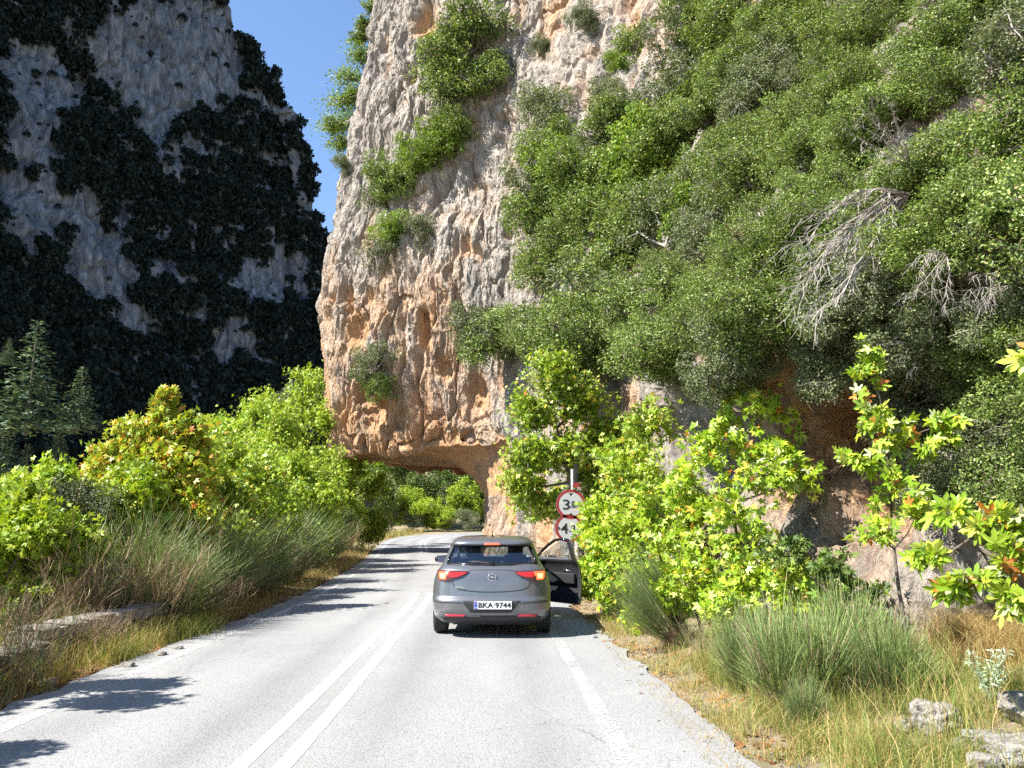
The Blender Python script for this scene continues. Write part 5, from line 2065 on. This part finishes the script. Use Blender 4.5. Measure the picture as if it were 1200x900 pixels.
    for mr in (False, True):
        tl = patch('tail_light', Q([(150, 348), (240, 347), (388, 352), (372, 368), (335, 392), (285, 408), (235, 424), (165, 416), (152, 385)]), M_LSMOKE, .010, .02, 34, 8, x_mirror=mr)
        patch('lamp_strip', Q([(236, 357), (372, 360), (340, 378), (300, 392), (238, 396)]), M_LRED, .024, .006, 24, 4, parent=tl, x_mirror=mr)
        patch('lamp_unit', Q([(156, 354), (238, 355), (236, 378), (222, 386), (218, 412), (168, 410), (158, 385)]), M_LLIT, .024, .006, 16, 8, parent=tl, x_mirror=mr)
        patch('lamp_core', Q([(170, 372), (212, 370), (208, 402), (176, 400)]), M_LHOT, .029, .004, 8, 6, parent=tl, x_mirror=mr)
        patch('reflector', Q([(215, 655), (368, 656), (355, 671), (225, 671)]), M_REFL, .008, .012, 14, 2, x_mirror=mr)
        patch('window_surround', [(-.70, 1.36), (-.655, 1.36), (-.60, 1.20), (-.665, 1.045), (-.735, 1.055), (-.72, 1.15)][::1], M_TRIM, .003, .005, 10, 10, x_mirror=mr) if False else None
    patch('plate_recess', Q([(338, 556), (766, 556), (700, 640), (404, 640)]), M_BLACKP, .004, .006, 20, 6)
    val = patch('rear_valance', Q([(190, 672), (230, 662), (880, 662), (915, 672), (905, 706), (860, 716), (245, 716), (200, 706)]), M_BLACKP, .004, .008, 40, 4)
    patch('bumper_crease', Q([(128, 561), (335, 565), (345, 574), (130, 571)]), M_BLACKP, .003, .004, 14, 1)
    patch('bumper_crease', Q([(768, 565), (975, 561), (972, 571), (760, 574)]), M_BLACKP, .003, .004, 14, 1)
    # tailgate shut lines
    def groove(name, pts, wdt=.006):
        P = []
        for (a, b_) in Q(pts):
            h = bvh.ray_cast(Vector((a, -2, b_)), Vector((0, 1, 0)))
            P.append((a, h[0].y - .001, b_))
        mb = MB()
        mb.tube(P, wdt, 5)
        mb.build(name, M_TRIM, car)
    groove('tailgate_gap', [(262, 410), (272, 440), (290, 468), (330, 482), (400, 491), (480, 496), (552, 497), (624, 496), (704, 491), (774, 482), (814, 468), (832, 440), (842, 410)])
    groove('tailgate_gap', [(388, 345), (450, 343), (552, 342), (654, 343), (716, 345)], .004)
    # spoiler lip, high brake light, aerial
    patch('spoiler_underside', [(-.60, 1.318), (.60, 1.318), (.60, 1.345), (-.60, 1.345)], M_TRIM, .006, .01, 20, 1)
    patch('brake_light', [(-.135, 1.335), (.135, 1.335), (.12, 1.372), (-.12, 1.372)], M_LLIT, .008, .014, 10, 2)
    a_ = MB()
    a_.tube([(0, .80, 1.455), (0, .78, 1.50), (0, .72, 1.56)], [.02, .008, .005], 6)
    a_.build('aerial', M_BLACKP, car, True)
    # wiper
    wp = MB()
    P = []
    for x, z in ((.03, 1.065), (-.08, 1.085), (-.22, 1.095), (-.33, 1.098)):
        h = bvh.ray_cast(Vector((x, -2, z)), Vector((0, 1, 0)))
        P.append((x, h[0].y - .022, z))
    wp.tube(P, [.022, .014, .010, .006], 6)
    P2 = []
    for x, z in ((.05, 1.088), (-.15, 1.108), (-.36, 1.104)):
        h = bvh.ray_cast(Vector((x, -2, z)), Vector((0, 1, 0)))
        P2.append((x, h[0].y - .012, z))
    wp.tube(P2, .006, 5)
    wp.build('wiper', M_BLACKP, car, True)
    # window surround
    for pts in ([(-.60, 1.30), (-.655, 1.15), (-.672, 1.075)], [(.60, 1.30), (.655, 1.15), (.672, 1.075)], [(-.672, 1.072), (-.3, 1.06), (0, 1.057), (.3, 1.06), (.672, 1.072)]):
        P = []
        for x, z in pts:
            h = bvh.ray_cast(Vector((x, -2, z)), Vector((0, 1, 0)))
            P.append((x, h[0].y - .002, z))
        sm = MB()
        sm.tube(P, .02, 6)
        sm.build('window_seal', M_TRIM, car, True)
    # round badge with a horizontal bolt
    h = bvh.ray_cast(Vector((.012, -2, .884)), Vector((0, 1, 0)))
    by = h[0].y - .010
    bd = MB()
    ring = []
    for k in range(28):
        a = 2 * math.pi * k / 28
        ring.append((.012 + .058 * math.cos(a), by, .884 + .052 * math.sin(a)))
    ring.append(ring[0])
    bd.tube(ring, .008, 6, cap=False)
    zig = [(-.085, .012), (.002, .012), (.0, .004), (.085, -.012), (-.002, -.012), (0, -.004)]
    zig = [(-.075, .002), (.012, .014), (.012, .002), (.075, -.002), (-.012, -.014), (-.012, -.002)]
    zf = [(.012 + x, by - .009, .884 + z) for x, z in zig]
    zb_ = [(.012 + x, by + .004, .884 + z) for x, z in zig]
    n_ = len(zig)
    bd.add(zf + zb_, [tuple(range(n_))] + [(i, i + n_, (i + 1) % n_ + n_, (i + 1) % n_) for i in range(n_)])
    bd.build('badge', M_CHROME, car)
    # number plate
    py_ = bvh.ray_cast(Vector((0, -2, .48)), Vector((0, 1, 0)))[0].y - .018
    x0, x1, z0, z1 = -.25, .305, .432, .545
    pl_ = MB()
    pl_.box((x0, py_ - .004, z0), (x1, py_ + .01, z1), 0)
    plate = pl_.build('number_plate', M_PLATEW, car)
    bb = MB()
    bb.box((x0 + .004, py_ - .0065, z0 + .004), (x0 + .048, py_ - .0045, z1 - .004))
    bb.build('plate_band', M_PLATEB, plate)
    text('plate_text', 'BKA·9744', .105, (x0 + .058, py_ - .0068, z0 + .022), M_INK, plate, width=.48, bold=.0025)
    text('plate_text', 'GR', .028, (x0 + .008, py_ - .0085, z0 + .012), M_PLATEW, plate, width=.034)
    st = MB()
    for k in range(12):
        a = 2 * math.pi * k / 12
        cx, cz = x0 + .026 + .014 * math.cos(a), z0 + .078 + .014 * math.sin(a)
        st.box((cx - .002, py_ - .0085, cz - .002), (cx + .002, py_ - .0066, cz + .002))
    st.build('plate_stars', simple('star_yellow', (.8, .6, .05), .5), plate)
    bt = bvh.ray_cast(Vector((-.47, -2, .735)), Vector((0, 1, 0)))[0].y
    text('model_text', 'ASTRA', .045, (-.545, bt - .022, .722), M_CHROME, car, width=.16)
    # wheels
    def wheel(x, y):
        s = 1 if x > 0 else -1
        mb = MB()
        prof = [(-.105, .20), (-.108, .27), (-.098, .302), (-.07, .316), (.07, .316), (.098, .302), (.108, .27), (.105, .20)]
        mb.lathe(prof, (0, 0, 0), 'X', 40, closed=False)
        wh = empty('wheel', (x, y, .316))
        wh.parent = car
        mb.build('tyre', M_TYRE, wh, True)
        rm = MB()
        rm.lathe([(s * .06, .212), (s * .112, .214), (s * .112, .198), (s * .06, .19)], (0, 0, 0), 'X', 32, closed=True)
        rm.lathe([(s * .05, .05), (s * .10, .045)], (0, 0, 0), 'X', 16)
        for k in range(5):
            a = 2 * math.pi * k / 5
            for da in (-.12, .12):
                rm.tube([(s * .085, .03 * math.cos(a), .03 * math.sin(a)), (s * .095, .2 * math.cos(a + da), .2 * math.sin(a + da))], [.022, .014], 6)
        rm.build('rim', M_ALLOY, wh, True)
        # tread grooves
        tg = MB()
        for gx in (-.045, 0, .045):
            tg.lathe([(gx - .004, .3175), (gx + .004, .3175), (gx + .004, .310), (gx - .004, .310)], (0, 0, 0), 'X', 40, closed=True)
        tg.build('tread_groove', M_INK, wh)
    for (x, y) in ((-.795, .80), (.795, .80), (-.795, 3.46), (.795, 3.46)):
        wheel(x, y)
    # underside, interior
    ub = MB()
    ub.box((-.58, .35, .17), (.58, 4.0, .20))
    ub.tube([(-.35, .12, .235), (-.35, .5, .225)], .03, 8)
    ub.box((-.45, .55, .19), (.45, .72, .27), 0, .03)
    ub.build('underbody', M_INK, car)
    def seat(x, y, wd=.50):
        mb = MB()
        mb.box((x - wd / 2, y, .42), (x + wd / 2, y + .5, .58), 0, .05)
        b = bm_box((-wd / 2, -.07, 0), (wd / 2, .07, .62), .05)
        mb.add([(x + v.co.x * (1 - .2 * v.co.z / .62), y + .02 + v.co.y - v.co.z * .28, .52 + v.co.z) for v in b.verts], [[v.index for v in f.verts] for f in b.faces])
        b.free()
        if wd < .6:
            mb.box((x - .13, y - .24, 1.13), (x + .13, y - .15, 1.32), 0, .04)
            mb.tube([(x - .05, y - .18, 1.02), (x - .05, y - .2, 1.16)], .008, 5)
            mb.tube([(x + .05, y - .18, 1.02), (x + .05, y - .2, 1.16)], .008, 5)
        mb.build('seat', M_SEAT, car, True)
    seat(-.37, 2.05)
    seat(.37, 2.05)
    rb = MB()
    rb.box((-.62, 1.15, .42), (.62, 1.62, .56), 0, .05)
    rb.box((-.62, .98, .50), (.62, 1.14, 1.0), 0, .05)
    for x in (-.40, 0, .40):
        rb.box((x - .12, .99, 1.0), (x + .12, 1.08, 1.11), 0, .03)
    rb.build('rear_seat', M_SEAT, car, True)
    db = MB()
    db.box((-.70, 2.75, .72), (.70, 3.25, .98), 0, .06)
    db.box((-.12, 1.9, .30), (.12, 2.8, .62), 0, .04)
    db.build('dashboard', M_INT, car, True)
    sw = MB()
    rg_ = []
    for k in range(21):
        a = 2 * math.pi * k / 20
        rg_.append((-.37 + .18 * math.cos(a), 2.62 + .07 * math.sin(a), .93 + .17 * math.sin(a)))
    sw.tube(rg_, .014, 6)
    sw.build('steering_wheel', M_INT, car, True)
    rv = MB()
    rv.box((-.11, 2.52, 1.25), (.11, 2.55, 1.31), 0, .01)
    rv.build('rear_view_mirror', M_TRIM, car, True)
    bx = MB()
    bx.box((-.80, .34, .30), (.80, 3.3, .34))
    bx.build('floor_pan', M_INT, car)
    return car


def text(name, body, size, loc, mt, parent, width=None, bold=0.0, rot=(math.pi / 2, 0, 0), ext=.001, centre=False):
    cu = bpy.data.curves.new(name, 'FONT')
    cu.body = body
    cu.size = size
    cu.extrude = ext
    cu.offset = bold
    cu.resolution_u = 3
    if centre:
        cu.align_x = 'CENTER'
        cu.align_y = 'CENTER'
    o = bpy.data.objects.new('tmp', cu)
    C.objects.link(o)
    dg = bpy.context.evaluated_depsgraph_get()
    me = bpy.data.meshes.new_from_object(o.evaluated_get(dg))
    bpy.data.objects.remove(o)
    me.materials.clear()
    me.materials.append(mt)
    r = link(name, me, parent)
    if width:
        xs = [v.co.x for v in me.vertices]
        k = width / (max(xs) - min(xs))
        r.scale = (k, 1, 1)
    r.location = loc
    r.rotation_euler = rot
    return r


CAR = build_car((-.31, 11.72, 0.0))
CAR.location.z = 0.002
# ------------------------------------------------------------------ road signs
M_SRED = simple('sign_red', (0.24, 0.02, 0.016), 0.45, vary=.2, scale=30)
M_SWHITE = simple('sign_white', (0.38, 0.38, 0.36), 0.5, vary=.1, scale=30)
M_SGREY = simple('sign_back', (0.20, 0.20, 0.21), 0.6, vary=.2, scale=10)
M_POLE = simple('galvanised_pole', (0.38, 0.38, 0.38), 0.5, metal=.5, vary=.2, scale=20)


def round_sign(name, loc, r, txt, label, tri, tsize):
    e = empty(name, loc)
    tag(e, label, 'sign')
    d = MB()
    d.lathe([(0.0, r), (.012, r)], (0, 0, 0), 'Y', 40)
    d.build('sign_panel', M_SGREY, e)
    d = MB()
    d.lathe([(-.002, r * .985), (-.002, r * .80), (-.004, r * .80), (-.004, r * .985)], (0, 0, 0), 'Y', 40, closed=True)
    d.build('red_rim', M_SRED, e)
    d = MB()
    d.lathe([(-.003, r * .80), (-.0015, r * .80)], (0, 0, 0), 'Y', 40)
    d.build('white_face', M_SWHITE, e)
    x = -r * .60
    for (t, s, w_) in txt:
        o = text('sign_text', t, s, (x, -.0055, -s * .36), M_INK, e, width=w_, bold=.004)
        x += w_ + .012
    for pts in tri:
        m = MB()
        p = [(a, -.006, b) for a, b in pts] + [(a, -.0035, b) for a, b in pts]
        m.add(p, [(0, 1, 2), (3, 5, 4), (0, 3, 4, 1), (1, 4, 5, 2), (2, 5, 3, 0)])
        m.build('arrowhead', M_INK, e)
    return e


YS = 16.6
p1, p2 = pix(669, 591, YS), pix(667, 619, YS)
round_sign('height_limit_sign', p1, .32, [('3', .30, .15), ('.8m', .20, .24)], 'round red and white sign reading 3.8m, upper of two among the leaves',
           [[(-.045, .235), (.045, .235), (0, .175)], [(-.045, -.235), (0, -.175), (.045, -.235)]], .2)
round_sign('width_limit_sign', p2 + Vector((0, .0, 0)), .30, [('4', .30, .16), ('.3', .20, .13)], 'round red and white limit sign just below the 3.8m one, half hidden by leaves',
           [[(-.235, .045), (-.235, -.045), (-.185, 0)], [(.235, .045), (.185, 0), (.235, -.045)]], .2)
pe = empty('sign_post', (p1.x + .04, YS + .06, tz(p1.x + .04, YS + .06)))
tag(pe, 'grey metal post carrying the two round limit signs, dark plate on top', 'post')
mb = MB()
H = p1.z - pe.location.z
mb.tube([(0, 0, -.2), (0, 0, H + .75)], .03, 10)
mb.build('pole', M_POLE, pe, True)
mb = MB()
mb.box((.04, -.10, H + .42), (.11, -.08, H + .85), 0, .006)
mb.build('top_plate', M_TRIM, pe)
mb = MB()
mb.add([(-.03, -.105, H + .36), (.18, -.105, H + .36), (.11, -.105, H + .46), (.04, -.105, H + .46), (-.03, -.085, H + .36), (.18, -.085, H + .36), (.11, -.085, H + .46), (.04, -.085, H + .46)],
       [(0, 1, 2, 3), (7, 6, 5, 4), (0, 4, 5, 1), (1, 5, 6, 2), (2, 6, 7, 3), (3, 7, 4, 0)])
mb.build('red_marker', M_SRED, pe)

# a sign seen from behind at the far left bend
pb = pix(434, 588, 47)
g0 = tz(pb.x, 47)
e = empty('road_sign', (pb.x, 47, g0))
tag(e, 'grey back of a round road sign standing in the left thicket by the bend', 'sign')
mb = MB()
mb.tube([(0, -.03, -.3), (0, -.03, pb.z - g0 + .5)], .035, 8)
mb.build('pole', M_POLE, e, True)
mb = MB()
mb.lathe([(0.0, .36), (.02, .36)], (-.05, .02, pb.z - g0), 'Y', 28)
mb.build('sign_panel', M_SGREY, e)
mb = MB()
mb.box((-.02, .02, pb.z - g0 - .85), (.38, .04, pb.z - g0 - .5), 0, .01)
mb.build('lower_plate', M_SGREY, e)

# ------------------------------------------------------------------ stones
M_STONE = rock_material('roadside_stone', [(0.11, 0.10, 0.085), (0.22, 0.20, 0.175), (0.33, 0.31, 0.28), (0.46, 0.44, 0.40)], [(0.22, .14, .08), (.34, .25, .16), (.45, .36, .26)], zs=1.0, bstr=.6, fine=6)
M_STONEW = rock_material('white_stone', [(0.10, 0.095, 0.09), (0.21, 0.20, 0.185), (0.31, 0.30, 0.28), (0.40, 0.385, 0.37)], [(0.30, .20, .13), (.42, .30, .22), (.5, .4, .32)], zs=1.0, bstr=.5, fine=5)
M_MORTAR = simple('old_mortar', (0.26, 0.235, 0.20), 0.95, vary=.35, scale=14, bmp=.6)


def stone_mesh(seed, dims, sub=3, rough=.12, boxy=.5, mt=None):
    b = bmesh.new()
    bmesh.ops.create_icosphere(b, subdivisions=sub, radius=1)
    P = np.array([v.co[:] for v in b.verts])
    k = np.abs(P).max(1)[:, None]
    P = P * (1 - boxy) + P / k * boxy * .85
    rgs = np.random.default_rng(seed)
    # chipped planes
    for _ in range(9):
        n = sph(1, rgs)[0]
        dd = P @ n
        lim = rgs.uniform(.62, .9)
        P = P - np.clip(dd - lim, 0, 9)[:, None] * n
    P = P * (1 + rough * fbm(P * 1.8 + seed * 3, 4)[:, None])
    P *= np.array(dims) / 2
    F = np.array([[v.index for v in f.verts] for f in b.faces])
    b.free()
    return npmesh('stone', P, F, [mt or M_STONE], smoothf=False)


def stone(px, py_, Y, dims, label, seed, mt=None, name='rock', rz=0.0, z=None, sub=4, boxy=.5, rough=.14):
    p = pix(px, py_, Y)
    o = link(name, stone_mesh(seed, dims, sub, rough, boxy, mt))
    zz = tz(p.x, Y) + dims[2] * .28 if z is None else z
    o.location = (p.x, Y, zz)
    o.rotation_euler = (0, 0, rz)
    tag(o, label, 'rock')
    return o


stone(1098, 860, 6.0, (.34, .30, .30), 'weathered grey boulder in the grass at lower right', 1, M_STONE, sub=5, rough=.5)
stone(1062, 872, 6.15, (.14, .14, .12), 'small grey stone at the left foot of the boulder', 2, M_STONE)
stone(1172, 862, 5.5, (.46, .34, .17), 'long flat pale rock at the right edge, top of the pile', 3, M_STONEW, rz=.2, sub=5, rough=.4)
stone(1190, 880, 5.2, (.44, .36, .22), 'big white block in the lower right corner', 4, M_STONEW, rz=-.2, sub=5, rough=.4)
stone(1150, 893, 5.15, (.22, .2, .14), 'small white block at the corner of the pile', 5, M_STONEW)
stone(1130, 880, 5.6, (.16, .14, .13), 'pale stone between the boulder and the white blocks', 6, M_STONEW)
stone(1208, 855, 5.8, (.35, .4, .28), 'reddish streaked rock behind the white block at the right edge', 7, M_STONE)
stone(338, 690, 22.5, (.55, .4, .2), 'white stone lying by the left edge line', 8, M_STONEW, z=.10)
stone(60, 772, 8.6, (.2, .2, .12), 'stone below the near parapet block', 9, M_STONE)
stone(150, 775, 9.6, (.2, .16, .12), 'brown stone at the road edge below the parapet', 10, M_STONE)
stone(188, 757, 10.4, (.18, .15, .11), 'reddish stone at the road edge past the parapet', 11, M_STONE)
stone(210, 748, 10.9, (.14, .14, .10), 'small reddish stone at the road edge farthest from the parapet', 12, M_STONE)
stone(268, 715, 15.5, (.35, .3, .2), 'stone in the dry leaves on the left verge', 13, M_STONE)
stone(697, 747, 11.9, (.09, .08, .06), 'small pale stone on the asphalt right of the car', 14, M_STONEW, z=.025)
stone(716, 752, 11.6, (.16, .07, .03), 'flat reddish stone at the right asphalt edge', 15, M_STONE, z=.02)
stone(700, 738, 12.4, (.07, .06, .05), 'grey pebble in the shade by the car wheel', 16, M_STONE, z=.02)
stone(452, 708, 16.9, (.16, .10, .02), 'brown curled fallen leaf on the centre line', 17, M_STONE, z=.02)  # fallen leaf, shaped from a thin stone mesh

# scattered gravel on the edges of the asphalt
rgg = np.random.default_rng(31)
gp_ = np.concatenate([verge_pts(1500, 1, 2.9, 3.9, 4, 20, 41, .5, 1.2), verge_pts(1500, -1, 2.95, 3.7, 4, 34, 42, .5, 1.4)])
base_s = stone_mesh(5, (1, 1, .8), 1, .2, .3)
bv_ = np.empty(len(base_s.vertices) * 3)
base_s.vertices.foreach_get('co', bv_)
bv_ = bv_.reshape(-1, 3)
bf_ = np.array([list(p.vertices) for p in base_s.polygons])
szs = .010 + .022 * rgg.random(len(gp_)) ** 3
Vg = gp_[:, None, :] + bv_[None] * szs[:, None, None] + np.array([0, 0, .028])
Fg = (bf_[None] + (np.arange(len(gp_)) * len(bv_))[:, None, None]).reshape(-1, 3)
tag(link('gravel', npmesh('gravel', Vg.reshape(-1, 3), Fg, [M_STONEW])), 'loose pale gravel along both edges of the asphalt', 'gravel', kind='stuff')


# ------------------------------------------------------------------ low parapet of stones on the left
def parapet(label, A, B, h, th, seed):
    A, B = Vector(A), Vector(B)
    d = (B - A)
    L = d.length
    a = math.atan2(d.y, d.x)
    z0 = min(tz(A.x, A.y), tz(B.x, B.y)) - .05
    e = empty('parapet_wall', (A.x, A.y, z0), a)
    tag(e, label, 'wall')
    core = MB()
    core.box((.02, -th / 2 + .03, 0), (L - .02, th / 2 - .03, h - .035))
    core.build('mortar', M_MORTAR, e)
    rd = random.Random(seed)
    variants = [stone_mesh(seed * 10 + i, (1, 1, 1), 2, .10, .8) for i in range(5)]
    rows = 3
    for side in (-1, 1):
        for r in range(rows):
            x = 0.0
            hh = (h - .06) / rows
            while x < L - .05:
                w_ = min(rd.uniform(.2, .42), L - x)
                o = link('stone', rd.choice(variants), e)
                o.location = (x + w_ / 2, side * (th / 2 - .05), hh * (r + .5))
                o.scale = (w_ * 1.04, .16, hh * 1.08)
                x += w_
    x = 0.0
    while x < L - .05:
        w_ = min(rd.uniform(.3, .6), L - x)
        o = link('capstone', rd.choice(variants), e)
        o.location = (x + w_ / 2, 0, h - .02)
        o.scale = (w_ * 1.05, th * 1.12, .10)
        x += w_


parapet('near broken piece of the low stone parapet on the left verge', (-5.50, 5.2, 0), (-5.42, 9.15, 0), .38, .42, 61)
parapet('farther and taller piece of the low stone parapet on the left verge', (-5.75, 9.35, 0), (-5.62, 12.5, 0), .48, .45, 62)
